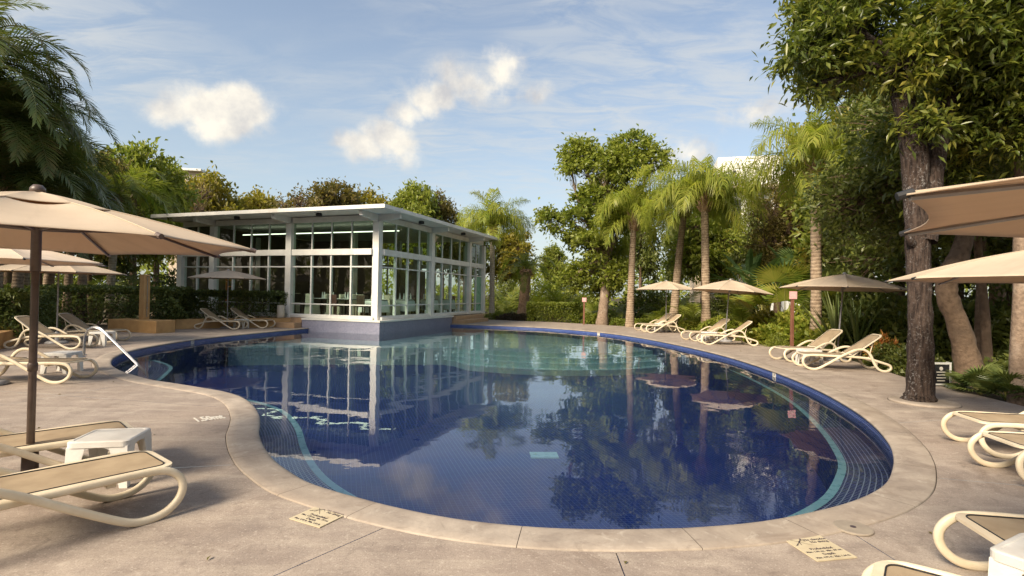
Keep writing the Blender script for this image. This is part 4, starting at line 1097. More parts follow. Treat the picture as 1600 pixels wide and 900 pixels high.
def leaves2(P, D, L, W, rng, fold=.2, droop=.1):
    """cheap leaves: 4 points, 2 triangles"""
    n = len(P); D = unit(D); Rn = rng.normal(size=(n, 3)); Rn[:, 2] += 1.2
    S = unit(np.cross(D, Rn)); N = unit(np.cross(S, D)); N[N[:, 2] < 0] *= -1
    L = np.broadcast_to(L, n)[:, None]; W = np.broadcast_to(W, n)[:, None]
    m = P + D * L * .45
    V = np.stack([P, m + S * W * .5 + N * W * fold, P + D * L - np.array([0, 0, 1]) * L * droop, m - S * W * .5 + N * W * fold], 1).reshape(-1, 3)
    b = np.arange(n)[:, None] * 4
    return V, np.concatenate([b + np.array([[0, 1, 2]]), b + np.array([[0, 2, 3]])], 1).reshape(-1, 3)
def rand_dirs(n, rng, zb=0.0):
    d = rng.normal(size=(n, 3)); d[:, 2] += zb; return unit(d)

def limb(b, p0, p1, r0, r1, seg=6, sag=.15, n=6, jit=.1):
    p0, p1 = Vector(p0), Vector(p1); L = (p1 - p0).length
    pts = []
    o = Vector((random.uniform(-1, 1), random.uniform(-1, 1), random.uniform(.0, .6))) * L * sag
    for i in range(seg + 1):
        t = i / seg; p = p0.lerp(p1, t) + o * math.sin(PI * t) + Vector((random.uniform(-1, 1), random.uniform(-1, 1), random.uniform(-1, 1))) * L * jit * .25 * (0 < i < seg); pts.append(p)
    b.tube(pts, [r0 + (r1 - r0) * i / seg for i in range(seg + 1)], n, cap=False); return pts

def tree(name, loc, trunk, lobes, ntip, per, ll, lw, lmat, bmat, label, seed=1, cat='tree', group=None, spread=.3, fancy=False, inner=.45, rosette=.5, trunk_sides=12, rough=.0, zb=.25, trunks=(), twig=.012, lump=0.0):
    """trunk: [(x,y,z,r)...] from the foot; lobes: [(centre, radii)]; all metres from loc"""
    random.seed(seed); rng = np.random.default_rng(seed)
    root = empty(name, loc, 0, label, cat, group)
    tb = MB()
    for tr in (trunk,) + tuple(trunks):
        cp = catmull([(x, y, z) for x, y, z, r in tr], 5)
        rr = []
        for i in range(len(cp)):
            f = i / 5; j = min(int(f), len(tr) - 2); rr.append(tr[j][3] + (tr[j + 1][3] - tr[j][3]) * (f - j))
        rr = [r * (1 + rough * random.uniform(-1, 1)) for r in rr]
        nv0 = len(tb.v); tb.tube(cp, rr, trunk_sides, cap=False)
        if rough:
            for i in range(nv0, len(tb.v)):
                v = Vector(tb.v[i]); k_ = (i - nv0) // trunk_sides; c_ = cp[k_]; tb.v[i] = tuple(c_ + (v - c_) * (1 + random.uniform(-rough, rough) * 1.2))
    top = Vector(trunk[-1][:3]); rt_ = trunk[-1][3]
    heads = [(Vector(tr[-1][:3]), tr[-1][3]) for tr in (trunk,) + tuple(trunks)]
    tot = sum(rx * ry + ry * rz + rx * rz for _, (rx, ry, rz) in lobes); P_, D_ = [], []
    lb = MB()
    for c, rad in lobes:
        c = Vector(c)
        h, hr = min(heads, key=lambda q: (q[0] - c).length)
        lp = limb(lb, h, c, max(.03, hr * .62), max(.02, hr * .18), 7, .12, 7)
        k_ = max(4, int(ntip * (rad[0] * rad[1] + rad[1] * rad[2] + rad[0] * rad[2]) / tot))
        d = rand_dirs(k_, rng, zb)
        rr = inner + (1 - inner) * rng.random(k_) ** .6
        if lump: rr = rr * (1 - lump * (.5 + .5 * np.sin(d[:, 0] * 5.1 + seed) * np.cos(d[:, 1] * 4.3 + d[:, 2] * 5.7)))
        tp = np.array(c) + d * rr[:, None] * np.array(rad)
        for i in range(0, k_):
            if twig and (k_ < 260 or i % 2 == 0):
                s_ = lp[random.randrange(len(lp) // 2, len(lp))]
                limb(lb, s_, tp[i], twig * 1.6, twig * .4, 3, .12, 3)
        base = np.repeat(tp, per, 0); dd = np.repeat(d, per, 0)
        rd = rng.normal(size=base.shape)
        P_.append(base + rng.normal(size=base.shape) * spread * np.array([1, 1, .7]) * rng.random((len(base), 1)))
        D_.append(unit(dd * rosette + unit(rd) * .9 + np.array([0, 0, .05])))
    P, D = np.concatenate(P_), np.concatenate(D_); n = len(P)
    L = ll * (.65 + .7 * rng.random(n)); W = lw * (.7 + .6 * rng.random(n))
    V, F = (leaves if fancy else leaves2)(P, D, L, W, rng)
    set_smooth(tb.build('trunk', bmat, root)); 
    if lb.v: lb.build('limbs', bmat, root)['kind'] = 'stuff'
    cr = link('crown', np_mesh('crown', V, F, lmat), root); cr['kind'] = 'stuff'
    return root

# ---------------------------------------------------------------- palms
def frond_mesh(L, n, leaf, width, e0, bend, rng, plume=.35, hang=.4, mat=None, twist=0.0, seg=2):
    """one feather leaf growing from the origin along +x; e0 start elevation, bend total downward turn (rad)"""
    m = 22; pts = [Vector((0, 0, 0))]; el = e0; side = 0
    for i in range(m):
        t = (i + .5) / m; el_ = e0 - bend * t ** 1.25
        pts.append(pts[-1] + Vector((math.cos(el_), twist * math.sin(t * 2), math.sin(el_))) * (L / m))
    b = MB(); b.tube(pts, [.022 * (1 - .88 * i / m) * max(1, L / 3) + .003 for i in range(m + 1)], 4, cap=False)
    V = [np.array(b.v)]; F = []
    q = np.array(b.f); F.append(np.concatenate([q[:, [0, 1, 2]], q[:, [0, 2, 3]]])); base = len(b.v)
    for k_ in range(n):
        t = .14 + .86 * (k_ + .5) / n; f = t * m; i = min(int(f), m - 1); p = pts[i].lerp(pts[i + 1], f - i)
        tg = (pts[i + 1] - pts[i]).normalized(); sd = Vector((0, 1, 0)); nr = tg.cross(sd) * -1
        if nr.z < 0: nr = -nr
        ll = leaf * (math.sin(PI * min(.96, .12 + .88 * t)) ** .55) * rng.uniform(.85, 1.12)
        for s_ in (-1, 1):
            out = sd * s_ * (1 - .35 * t) + tg * (.45 + .5 * t) + nr * rng.uniform(-plume, plume + .25)
            out.normalize()
            p1 = p + out * ll * .5; d2 = (out + Vector((0, 0, -1)) * hang * rng.uniform(.6, 1.4)).normalized(); p2 = p1 + d2 * ll * .5
            wd = out.cross(nr if abs(out.dot(nr)) < .9 else tg).normalized() * width * .5
            vs = [p + wd * .5, p - wd * .5, p1 + wd, p1 - wd, p2]
            V.append(np.array([tuple(v) for v in vs]))
            F.append(np.array([(0, 1, 3), (0, 3, 2), (2, 3, 4)]) + base); base += 5
    return np_mesh('frond', np.concatenate(V), np.concatenate(F), mat)
_fr = {}
def fronds(kind):
    if kind in _fr: return _fr[kind]
    rng = random.Random(hash(kind) % 1000 if False else {'gold': 3, 'goldbig': 9, 'dark': 4, 'mid': 5, 'areca': 6, 'arecadark': 8}[kind]); res = []
    spec = dict(gold=(2.5, 56, .75, .042, .45, 1.0, 'frond_gold'), goldbig=(2.9, 66, .95, .032, .5, 1.9, 'frond_gold'), mid=(2.9, 36, .66, .044, .07, .3, 'frond_mid'), dark=(3.7, 42, .82, .052, .05, .28, 'frond_dark'), areca=(2.0, 30, .5, .04, .12, .28, 'frond_gold'), arecadark=(2.2, 30, .5, .04, .12, .28, 'frond_mid'))[kind]
    for (e0, bend) in ((82, 85), (70, 130), (60, 145), (46, 135), (30, 122), (8, 92), (64, 150), (50, 120)):
        res.append(frond_mesh(spec[0] * rng.uniform(.9, 1.08), spec[1], spec[2], spec[3], R(e0), R(bend), rng, spec[4], spec[5], M[spec[6]], rng.uniform(-.08, .08)))
    _fr[kind] = res; return res
def palm(name, loc, trunk, kind, nf, label, tm='palm_trunk', scale=1.0, seed=0, boots=.55, cat='palm tree', group=None, tilt=0, levels=(0, 5), brown=2):
    rng = random.Random(seed); root = empty(name, loc, 0, label, cat, group)
    cp = catmull([(x, y, z) for x, y, z, r in trunk], 6); rr = []
    for i in range(len(cp)):
        f = i / 6; j = min(int(f), len(trunk) - 2); rr.append((trunk[j][3] + (trunk[j + 1][3] - trunk[j][3]) * (f - j)) * (1 + .05 * math.sin(i * 2.1)))
    set_smooth(MB().tube(cp, rr, 12, cap=False).build('trunk', M[tm], root))
    top = Vector(trunk[-1][:3]); r0 = trunk[-1][3]
    if boots:
        bb = MB(); bb.tube([top - Vector((0, 0, boots * .6)), top, top + Vector((0, 0, boots * .5))], [r0 * 1.05, r0 * 1.45, r0 * .7], 10, cap=False)
        for q in range(22):
            a = q * 2.4; z = -boots * .6 + boots * 1.05 * q / 22; p = top + Vector((math.cos(a) * r0 * 1.1, math.sin(a) * r0 * 1.1, z))
            e_ = p + Vector((math.cos(a) * .16, math.sin(a) * .16, .26)) * rng.uniform(.7, 1.3) * (boots / .55)
            bb.tube([p, p.lerp(e_, .5) + Vector((0, 0, -.02)), e_], [.055, .04, .015], 5)
        bb.build('leaf_bases', M['boots'], root)
    fl = fronds(kind)
    for q in range(nf):
        t = q / max(1, nf - 1)
        lv = levels[0] + (levels[1] - levels[0]) * t
        me = fl[min(len(fl) - 1, int(lv + rng.uniform(0, .99)))] if rng.random() < .75 else fl[rng.choice((6, 7))]
        f = link('frond', me, root, top + Vector((0, 0, boots * .35 * (1 - t))), (rng.uniform(-.14, .14), rng.uniform(-.15, .15), q * 2.39996 + rng.uniform(-.25, .25)))
        s_ = scale * rng.uniform(.85, 1.1); f.scale = (s_, s_, s_)
    return root

def W_(px, Y): return (px - 800) / FPX * Y
def Z_(px, py, Y): return EYE + (hor(px) - py) / FPX * Y
def palm_px(base, top, Y, r0, r1, kind, nf, label, bend=0.0, **kw):
    bx, bz = W_(base[0], Y), -.09; x1, z1 = W_(top[0], Y) - bx, Z_(top[0], top[1], Y) + .09
    tr = [(0, 0, 0, r0 * 1.35), (x1 * .12 + bend, 0, z1 * .22, r0), (x1 * .5 + bend * 1.3, 0, z1 * .6, (r0 + r1) / 2), (x1, 0, z1, r1)]
    return palm('palm_tree', (bx, Y, bz), tr, kind, nf, label, **kw)
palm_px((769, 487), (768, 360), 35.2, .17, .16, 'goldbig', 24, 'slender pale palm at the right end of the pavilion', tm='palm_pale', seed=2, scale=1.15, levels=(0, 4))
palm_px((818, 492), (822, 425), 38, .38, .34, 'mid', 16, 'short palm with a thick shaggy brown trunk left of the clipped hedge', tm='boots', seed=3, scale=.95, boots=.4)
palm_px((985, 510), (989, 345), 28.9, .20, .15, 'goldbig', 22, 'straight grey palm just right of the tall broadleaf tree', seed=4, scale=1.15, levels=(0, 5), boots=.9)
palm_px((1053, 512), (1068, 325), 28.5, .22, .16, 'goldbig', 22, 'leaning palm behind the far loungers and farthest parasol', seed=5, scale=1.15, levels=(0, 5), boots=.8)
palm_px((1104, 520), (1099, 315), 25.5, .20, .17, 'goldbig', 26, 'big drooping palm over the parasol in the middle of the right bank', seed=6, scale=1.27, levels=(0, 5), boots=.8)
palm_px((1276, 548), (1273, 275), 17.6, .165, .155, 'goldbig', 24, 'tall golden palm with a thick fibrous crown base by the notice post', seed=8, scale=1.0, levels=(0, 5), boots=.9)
# pinnate palms at the left: dark group close by and a coconut palm beyond
def tr_(h, r0, r1, lean=(0, 0)): return [(0, 0, 0, r0 * 1.3), (lean[0] * .2, lean[1] * .2, h * .3, r0), (lean[0] * .6, lean[1] * .6, h * .7, (r0 + r1) / 2), (lean[0], lean[1], h, r1)]
for i, (px, Y, h, sc, lab) in enumerate([(-78, 16.8, 8.8, 1.0, 'tallest dark feather palm, filling the upper left corner'), (-8, 18.2, 7.2, 1.0, 'dark feather palm below and right of the tallest one in the upper left'), (-55, 17.0, 6.3, 1.0, 'dark feather palm at the left edge halfway up the palm mass'),
    (-30, 17.6, 4.9, .95, 'dark feather palm hanging just above the near left parasol'), (35, 20.5, 6.0, .95, 'dark feather palm right of the others in front of the brownish tree'), (25, 19.0, 4.3, .9, 'lowest dark feather palm showing over the top of the near left parasol'), (-95, 15.8, 7.6, 1.0, 'dark feather palm cut by the left edge below the tallest one')]):
    palm('palm_tree', (W_(px, Y), Y, 0), tr_(h, .17, .13, (.4, -.1 * (i % 3))), 'dark', 26, lab, seed=11 + i, scale=sc, boots=.4, levels=(0, 6))
palm('palm_tree', (-19.3, 25.6, 0), tr_(5.9, .17, .14, (.3, 0)), 'mid', 20, 'coconut palm with arching fronds left of the pavilion roof', seed=14, scale=1.2, tm='palm_pale', boots=.3, levels=(1, 6))
palm('palm_tree', (W_(105, 24), 24, 0), tr_(5.2, .16, .13, (.2, 0)), 'mid', 18, 'green feather palm between the dark palms and the coconut palm', seed=19, scale=1.05, boots=.3, levels=(1, 6))
palm('palm_tree', (-18.2, 22.6, 0), tr_(5.0, .16, .14, (-.2, .3)), 'dark', 14, 'shaded palm with a bare dark trunk behind the shower pillar', seed=15, scale=.75, boots=.3)
palm('palm_tree', (-21.4, 24.5, 0), tr_(5.6, .2, .16, (.3, .3)), 'dark', 14, 'shaded palm behind the long dark hedge on the left', seed=16, scale=.85, boots=.3)

# areca and other clumping palms as fountains of fronds
def clump(loc, kind, nf, label, scale=1.0, seed=0, spread=.25, cat='palm clump', group=None):
    rng = random.Random(seed); root = empty('palm_clump', loc, 0, label, cat, group); fl = fronds(kind)
    for q in range(nf):
        a = rng.uniform(0, 2 * PI); me = fl[rng.choice((0, 0, 1, 1, 2, 7, 3))]
        f = link('frond', me, root, (spread * rng.uniform(-1, 1), spread * rng.uniform(-1, 1), 0), (rng.uniform(-.1, .1), rng.uniform(-.1, .1), a)); s_ = scale * rng.uniform(.7, 1.15); f.scale = (s_, s_, s_)
    return root
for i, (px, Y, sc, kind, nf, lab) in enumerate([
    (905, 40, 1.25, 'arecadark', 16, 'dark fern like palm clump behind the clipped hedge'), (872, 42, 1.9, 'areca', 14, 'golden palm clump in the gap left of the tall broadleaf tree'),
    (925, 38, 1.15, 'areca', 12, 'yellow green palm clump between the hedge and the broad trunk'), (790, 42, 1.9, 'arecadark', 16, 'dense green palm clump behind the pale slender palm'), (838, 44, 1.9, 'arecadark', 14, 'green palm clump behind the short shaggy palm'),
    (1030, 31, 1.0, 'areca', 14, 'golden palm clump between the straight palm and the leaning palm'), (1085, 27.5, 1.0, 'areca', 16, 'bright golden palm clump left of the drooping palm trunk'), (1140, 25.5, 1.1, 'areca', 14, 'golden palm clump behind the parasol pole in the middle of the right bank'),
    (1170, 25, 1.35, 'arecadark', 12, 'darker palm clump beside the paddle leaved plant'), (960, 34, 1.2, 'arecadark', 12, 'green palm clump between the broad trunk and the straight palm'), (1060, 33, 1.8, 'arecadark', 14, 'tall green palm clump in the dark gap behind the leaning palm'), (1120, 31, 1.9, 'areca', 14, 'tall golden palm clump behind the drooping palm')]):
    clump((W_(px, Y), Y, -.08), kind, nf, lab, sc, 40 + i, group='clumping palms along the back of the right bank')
for i, (x, y, sc, lab) in enumerate([(-19.8, 20.3, 1.6, 'dark palm clump above the hedge behind the left loungers'), (-17.4, 24.8, 1.5, 'dark palm clump left of the shower pillar'), (-22.5, 29, 1.9, 'dark palm clump beside the hidden left end of the pavilion'), (-15.7, 26.6, 1.2, 'low dark palm clump at the left corner of the pavilion')]):
    clump((x, y, 0), 'dark', 14, lab, sc * .62, 60 + i, group='shaded palm clumps on the left bank')

# fan palms, sword plants, paddle plants
def fan_leaf(n=22, L=.62, rng=random.Random(1), spread=210, cup=.3):
    b = MB()
    for q in range(n):
        a = R(-spread / 2 + spread * q / (n - 1)); l = L * (.82 + .18 * math.cos(a * .8)) * rng.uniform(.93, 1.05)
        d = Vector((math.cos(a), math.sin(a), 0)); s_ = Vector((-d.y, d.x, 0)); z = Vector((0, 0, 1))
        w_ = L * .052
        m_ = d * l * .55 + z * cup * l * .22; tip = d * l + z * (cup * l * .1 - .10 * l)
        b.add([(0, 0, 0), m_ + s_ * w_ + z * .012, m_ - z * .004, m_ - s_ * w_ + z * .012, tip], [(0, 1, 2), (0, 2, 3), (1, 4, 2), (2, 4, 3)])
    return b
_fan = {}
def fan_palm(loc, nl, label, L=.6, stem=.6, mat='blade', seed=0, trunk=0.0, cat='fan palm', group=None, up=(20, 80)):
    rng = random.Random(seed); root = empty('fan_palm', loc, 0, label, cat, group)
    key = (mat, L)
    if key not in _fan: _fan[key] = [fan_leaf(22, L, random.Random(s_)).mesh('fan_leaf', M[mat]) for s_ in range(3)]
    if trunk: MB().tube([(0, 0, 0), (.02, 0, trunk * .5), (0, 0, trunk)], [.11, .10, .09], 9).build('trunk', M['boots'], root)
    for q in range(nl):
        a = q * 2.4 + rng.uniform(-.3, .3); el = R(rng.uniform(*up)); s_ = stem * rng.uniform(.7, 1.15)
        e_ = Vector((math.cos(a) * math.cos(el), math.sin(a) * math.cos(el), math.sin(el))) * s_ + Vector((0, 0, trunk))
        st = MB().tube([(0, 0, trunk), tuple(Vector((0, 0, trunk)).lerp(e_, .5) + Vector((0, 0, .04))), tuple(e_)], [.014, .010, .008], 4, cap=False).build('leaf_stalk', M['rachis'], root)
        lf = link('fan_leaf', _fan[key][q % 3], root, e_); dirv = Vector((math.cos(a) * math.cos(el * .7), math.sin(a) * math.cos(el * .7), math.sin(el * .7)))
        lf.rotation_euler = dirv.to_track_quat('X', 'Z').to_euler()
    return root
fan_palm((8.56, 9.75, -.05), 16, 'low spiky fan palm at the deck edge, left one of two under the leaning trunk', .38, .30, seed=1, up=(15, 85))
fan_palm((8.50, 9.15, -.05), 16, 'low spiky fan palm at the deck edge, right one of two beside the pale trunk', .38, .30, seed=2, up=(15, 85))
fan_palm((W_(1318, 20), 20, -.05), 16, 'tall green fan palm behind the parasol with the leaning pole', .9, 2.6, seed=3, up=(45, 88))
fan_palm((W_(1225, 20.5), 20.5, -.05), 16, 'tall yellow green fan palm left of the tall golden palm', .95, 2.3, seed=4, up=(40, 88), mat='leaf_lime')
fan_palm((W_(1245, 25), 25, -.05), 14, 'shaded fan palm in the dark behind the middle parasol', 1.0, 3.3, seed=5, up=(50, 88), mat='paddle')
def sword_plant(loc, n, L, label, mat='blade', seed=0, w_=.06, up=(35, 88), cat='spiky plant', group=None):
    rng = random.Random(seed); root = empty('spiky_plant', loc, 0, label, cat, group); vars_ = []
    for s_ in range(4):
        b = MB(); l = L * rng.uniform(.85, 1.1); k_ = rng.uniform(.05, .25)
        pts = [(l * t, 0, -k_ * l * t * t) for t in (0, .3, .65, 1)]; ws = (w_ * .6, w_, w_ * .7, .004)
        for (x, y, z), ww in zip(pts, ws): b.v += [(x, -ww / 2, z + ww * .25), (x, 0, z), (x, ww / 2, z + ww * .25)]
        for i in range(3): b.f += [(i * 3, i * 3 + 1, i * 3 + 4, i * 3 + 3), (i * 3 + 1, i * 3 + 2, i * 3 + 5, i * 3 + 4)]
        vars_.append(b.mesh('blade', M[mat]))
    for q in range(n):
        o = link('blade', vars_[q % 4], root, (0, 0, .02)); o.rotation_euler = (0, -R(rng.uniform(*up)), q * 2.4 + rng.uniform(-.3, .3)); o.rotation_mode = 'XYZ'
    return root
sword_plant((W_(1308, 16.6), 16.6, -.05), 26, 2.1, 'tall sword leaved plant right behind the leaning parasol pole', seed=1, w_=.10, up=(55, 88))
sword_plant((W_(1340, 16.0), 16.0, -.05), 20, 1.8, 'sword leaved plant left of the red croton', seed=2, w_=.09, up=(50, 88))
sword_plant((W_(1128, 23.2), 23.2, -.05), 18, .9, 'small strappy plant behind the loungers in the middle of the right bank', mat='leaf_lime', seed=3, w_=.07, up=(30, 80))
sword_plant((W_(800, 35), 35, -.05), 22, .8, 'strappy dark plant at the corner of the pavilion steps', seed=4, w_=.06, up=(25, 80))
def paddle_plant(loc, n, H, label, seed=0):
    rng = random.Random(seed); root = empty('paddle_plant', loc, 0, label, 'banana like plant'); vs_ = []
    for s_ in range(3):
        b = MB(); L = 1.5 * rng.uniform(.9, 1.1); m = 8
        for i in range(m + 1):
            t = i / m; ww = .36 * math.sin(PI * min(.97, .06 + .94 * t)) ** .6; z = -.35 * L * t * t
            b.v += [(L * t, -ww / 2, z + .06 + .02 * math.sin(i * 2.2)), (L * t, 0, z), (L * t, ww / 2, z + .06 + .02 * math.cos(i * 2.7))]
        for i in range(m): b.f += [(i * 3, i * 3 + 1, i * 3 + 4, i * 3 + 3), (i * 3 + 1, i * 3 + 2, i * 3 + 5, i * 3 + 4)]
        vs_.append(b.mesh('paddle_leaf', M['paddle']))
    for q in range(n):
        a = q * 2.4 + rng.uniform(-.3, .3); h = H * rng.uniform(.45, 1); lean = rng.uniform(.15, .5)
        e_ = Vector((math.cos(a) * lean, math.sin(a) * lean, h))
        MB().tube([(0, 0, 0), (e_.x * .4, e_.y * .4, h * .5), tuple(e_)], [.045, .035, .02], 6, cap=False).build('stalk', M['rachis'], root)
        o = link('paddle_leaf', vs_[q % 3], root, e_); o.rotation_euler = (0, -R(rng.uniform(20, 75)), a); s_ = rng.uniform(.8, 1.2); o.scale = (s_, s_, s_)
    return root
paddle_plant((W_(1195, 24), 24, -.05), 16, 2.6, 'big dark paddle leaved plant behind the loungers in the middle of the right bank', 1)
paddle_plant((W_(1168, 26), 26, -.05), 12, 3.0, 'second dark paddle leaved plant farther back between drooping and golden palms', 2)

# ---------------------------------------------------------------- shrubs and hedges
def shrub(loc, rad, n, ll, lw, mat, label, seed=0, cat='shrub', group=None, fancy=True, name='shrub', shell=.55, up=.5, box=False, rz=0.0, lum=.12):
    rng = np.random.default_rng(seed); root = empty(name, loc, rz, label, cat, group)
    if box:
        u = rng.uniform(-1, 1, (n, 3)); ax = rng.choice(3, n, p=[.36, .22, .42]); sg = np.where(rng.random(n) < .5, -1, 1)
        u[np.arange(n), ax] = sg * (1 - .22 * rng.random(n) ** 2); u[:, 2] = np.where(ax == 2, np.abs(u[:, 2]), u[:, 2])
        wob = 1 + lum * np.sin(u[:, :1] * rad[0] * 2.3 + 1.3 * seed) * np.cos(u[:, 1:2] * 3 + u[:, 2:3] * 3.7)
        P = u * np.array(rad) * wob + np.array([0, 0, rad[2]]); d = np.zeros((n, 3)); d[np.arange(n), ax] = sg; D = unit(d * .6 + rand_dirs(n, rng, .5))
    else:
        d = rand_dirs(n, rng, .35); d[:, 2] = np.abs(d[:, 2]) * 1.1 - .12
        r_ = shell + (1 - shell) * rng.random(n) ** .7
        wob = 1 + .22 * np.sin(d[:, 0] * 6 + seed) * np.cos(d[:, 1] * 5 + d[:, 2] * 4)
        P = d * (r_ * wob)[:, None] * np.array(rad) + np.array([0, 0, rad[2] * .15]); D = unit(d * .6 + rand_dirs(n, rng, up) * .8)
    P[:, 2] = np.maximum(P[:, 2], .03)
    L = ll * (.6 + .8 * rng.random(n)); W = lw * (.65 + .7 * rng.random(n))
    V, F = (leaves if fancy else leaves2)(P, D, L, W, rng)
    f = link('foliage', np_mesh('foliage', V, F, M[mat]), root); f['kind'] = 'stuff'
    sb = MB(); random.seed(seed)
    for q in range(9 if not box else 16):
        x, y = random.uniform(-.5, .5) * rad[0], random.uniform(-.4, .4) * rad[1]
        limb(sb, (x * .5, y * .5, 0), (x * 1.4, y * 1.4, rad[2] * (.8 if not box else 1.5)), .02, .008, 4, .1, 4)
    sb.build('stems', M['bark_brown'], root)['kind'] = 'stuff'
    return root
# hedges on the left behind the planter walls
shrub((-15.9, 16.9, .2), (2.9, .75, .62), 15000, .13, .065, 'leaf_hedge', 'tall dark hedge behind the paired loungers at the left', 1, 'hedge', name='hedge', box=True, rz=2.13 - PI, lum=.08)
shrub((-17.3, 21.6, .1), (3.6, 1.1, .76), 20000, .13, .07, 'leaf_hedge', 'long dark hedge left of the shower pillar', 2, 'hedge', name='hedge', box=True, rz=.25, lum=.08)
shrub((-12.6, 24.25, .2), (2.35, .8, .66), 15000, .13, .07, 'leaf_hedge', 'dark hedge in the angled planter in front of the pavilion', 3, 'hedge', name='hedge', box=True, rz=.38, lum=.06)
# right bank hedge and low shrubs
shrub((W_(866, 33.3), 34.0, -.08), (1.55, .7, .60), 11000, .13, .07, 'leaf_mid', 'clipped bright green hedge behind the far end of the pool', 4, 'hedge', name='hedge', box=True, rz=-.05, lum=.05)
for i, (px, Y, rad, n, ll, mat, lab) in enumerate([
    (778, 35.3, (.9, .6, .45), 2200, .13, 'leaf_mid', 'low spreading shrub at the foot of the pale slender palm'), (800, 34.6, (1.1, .6, .42), 2600, .12, 'leaf_purple', 'low purplish shrub left of the clipped hedge'), (820, 34.4, (.8, .5, .38), 1800, .12, 'leaf_purple', 'low purplish shrub touching the left end of the clipped hedge'),
    (925, 32.4, (.55, .5, .55), 1500, .14, 'leaf_mid', 'small round shrub between the notice post and the broad trunk'), (965, 31.2, (.7, .5, .35), 1500, .13, 'leaf_mid', 'low green ground shrub right of the broad trunk'), (1008, 30.5, (.8, .5, .4), 1500, .14, 'leaf_mid', 'low green shrub behind the far loungers'),
    (1085, 26.3, (.8, .5, .55), 1600, .16, 'leaf_lime', 'lime shrub left of the drooping palm trunk'), (1122, 25.2, (.9, .5, .65), 1900, .16, 'leaf_lime', 'lime shrub right of the drooping palm trunk'), (1180, 20.6, (.75, .5, .42), 2600, .07, 'leaf_mid', 'fine leaved green shrub beside the lounger back in the middle of the right bank'),
    (1203, 19.4, (.8, .55, .62), 1500, .20, 'leaf_lime', 'large leaved lime shrub left of the notice post'), (1228, 18.4, (.75, .5, .45), 2800, .07, 'leaf_mid', 'fine leaved green shrub at the foot of the notice post'), (1262, 18.3, (.8, .6, .95), 1500, .24, 'leaf_lime', 'tall lime shrub round the tall golden palm trunk'),
    (1292, 17.2, (.6, .5, .7), 1000, .22, 'leaf_lime', 'lime shrub right of the tall golden palm trunk'), (1240, 20.2, (1.0, .6, 1.15), 1500, .24, 'leaf_lime', 'high yellow green shrub behind the notice post'), (1200, 22.5, (1.1, .6, 1.0), 1500, .22, 'leaf_gold', 'golden shrub below the paddle leaved plants'),
    (1384, 13.6, (.36, .3, .66), 460, .22, 'leaf_red', 'orange red croton bush behind the lounger back'), (1372, 13.9, (.3, .3, .38), 500, .15, 'leaf_lime', 'small lime bush under the red croton'), (1405, 13.3, (.75, .5, .55), 2600, .10, 'leaf_dark', 'low dark shrub between the croton and the big dark trunk'),
    (1430, 12.5, (.6, .5, .5), 2000, .10, 'leaf_dark', 'low dark shrub just behind the big dark trunk'), (1456, 11.6, (.45, .4, .42), 1500, .11, 'leaf_dark', 'low dark shrub left of the white framed notice board'), (1580, 10.9, (.7, .5, .5), 1500, .13, 'leaf_dark', 'low dark shrub beyond the pale trunk at the right edge')]):
    shrub((W_(px, Y), Y, -.08), rad, n, ll, ll * (.5 if mat != 'leaf_red' else .3), mat, lab, 10 + i, group='shrubs along the right bank')
# dark understorey on the right below the big trees
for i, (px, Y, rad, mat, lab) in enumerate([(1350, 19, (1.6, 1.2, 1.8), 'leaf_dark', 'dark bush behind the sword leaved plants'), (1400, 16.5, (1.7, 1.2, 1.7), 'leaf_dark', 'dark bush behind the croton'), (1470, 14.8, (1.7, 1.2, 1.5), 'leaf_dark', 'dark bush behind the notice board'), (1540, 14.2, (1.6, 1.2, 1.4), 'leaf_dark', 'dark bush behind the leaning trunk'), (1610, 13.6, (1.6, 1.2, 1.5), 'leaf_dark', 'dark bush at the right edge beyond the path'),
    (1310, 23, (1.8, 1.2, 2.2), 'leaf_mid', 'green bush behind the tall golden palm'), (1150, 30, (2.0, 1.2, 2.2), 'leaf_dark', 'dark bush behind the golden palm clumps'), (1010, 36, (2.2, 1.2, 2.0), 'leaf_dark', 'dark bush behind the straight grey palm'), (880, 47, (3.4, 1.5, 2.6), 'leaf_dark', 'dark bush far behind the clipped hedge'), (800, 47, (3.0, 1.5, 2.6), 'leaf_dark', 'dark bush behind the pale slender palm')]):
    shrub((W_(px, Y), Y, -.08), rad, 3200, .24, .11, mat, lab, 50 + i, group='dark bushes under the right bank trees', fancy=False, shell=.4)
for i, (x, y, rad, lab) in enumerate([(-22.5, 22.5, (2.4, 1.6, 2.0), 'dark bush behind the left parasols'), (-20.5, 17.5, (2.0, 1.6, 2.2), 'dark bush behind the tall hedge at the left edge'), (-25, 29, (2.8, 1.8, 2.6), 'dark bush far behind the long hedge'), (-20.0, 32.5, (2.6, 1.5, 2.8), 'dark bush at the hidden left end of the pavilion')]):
    shrub((x, y, 0), rad, 3200, .22, .11, 'leaf_dark', lab, 70 + i, group='dark bushes on the left bank', fancy=False, shell=.4)

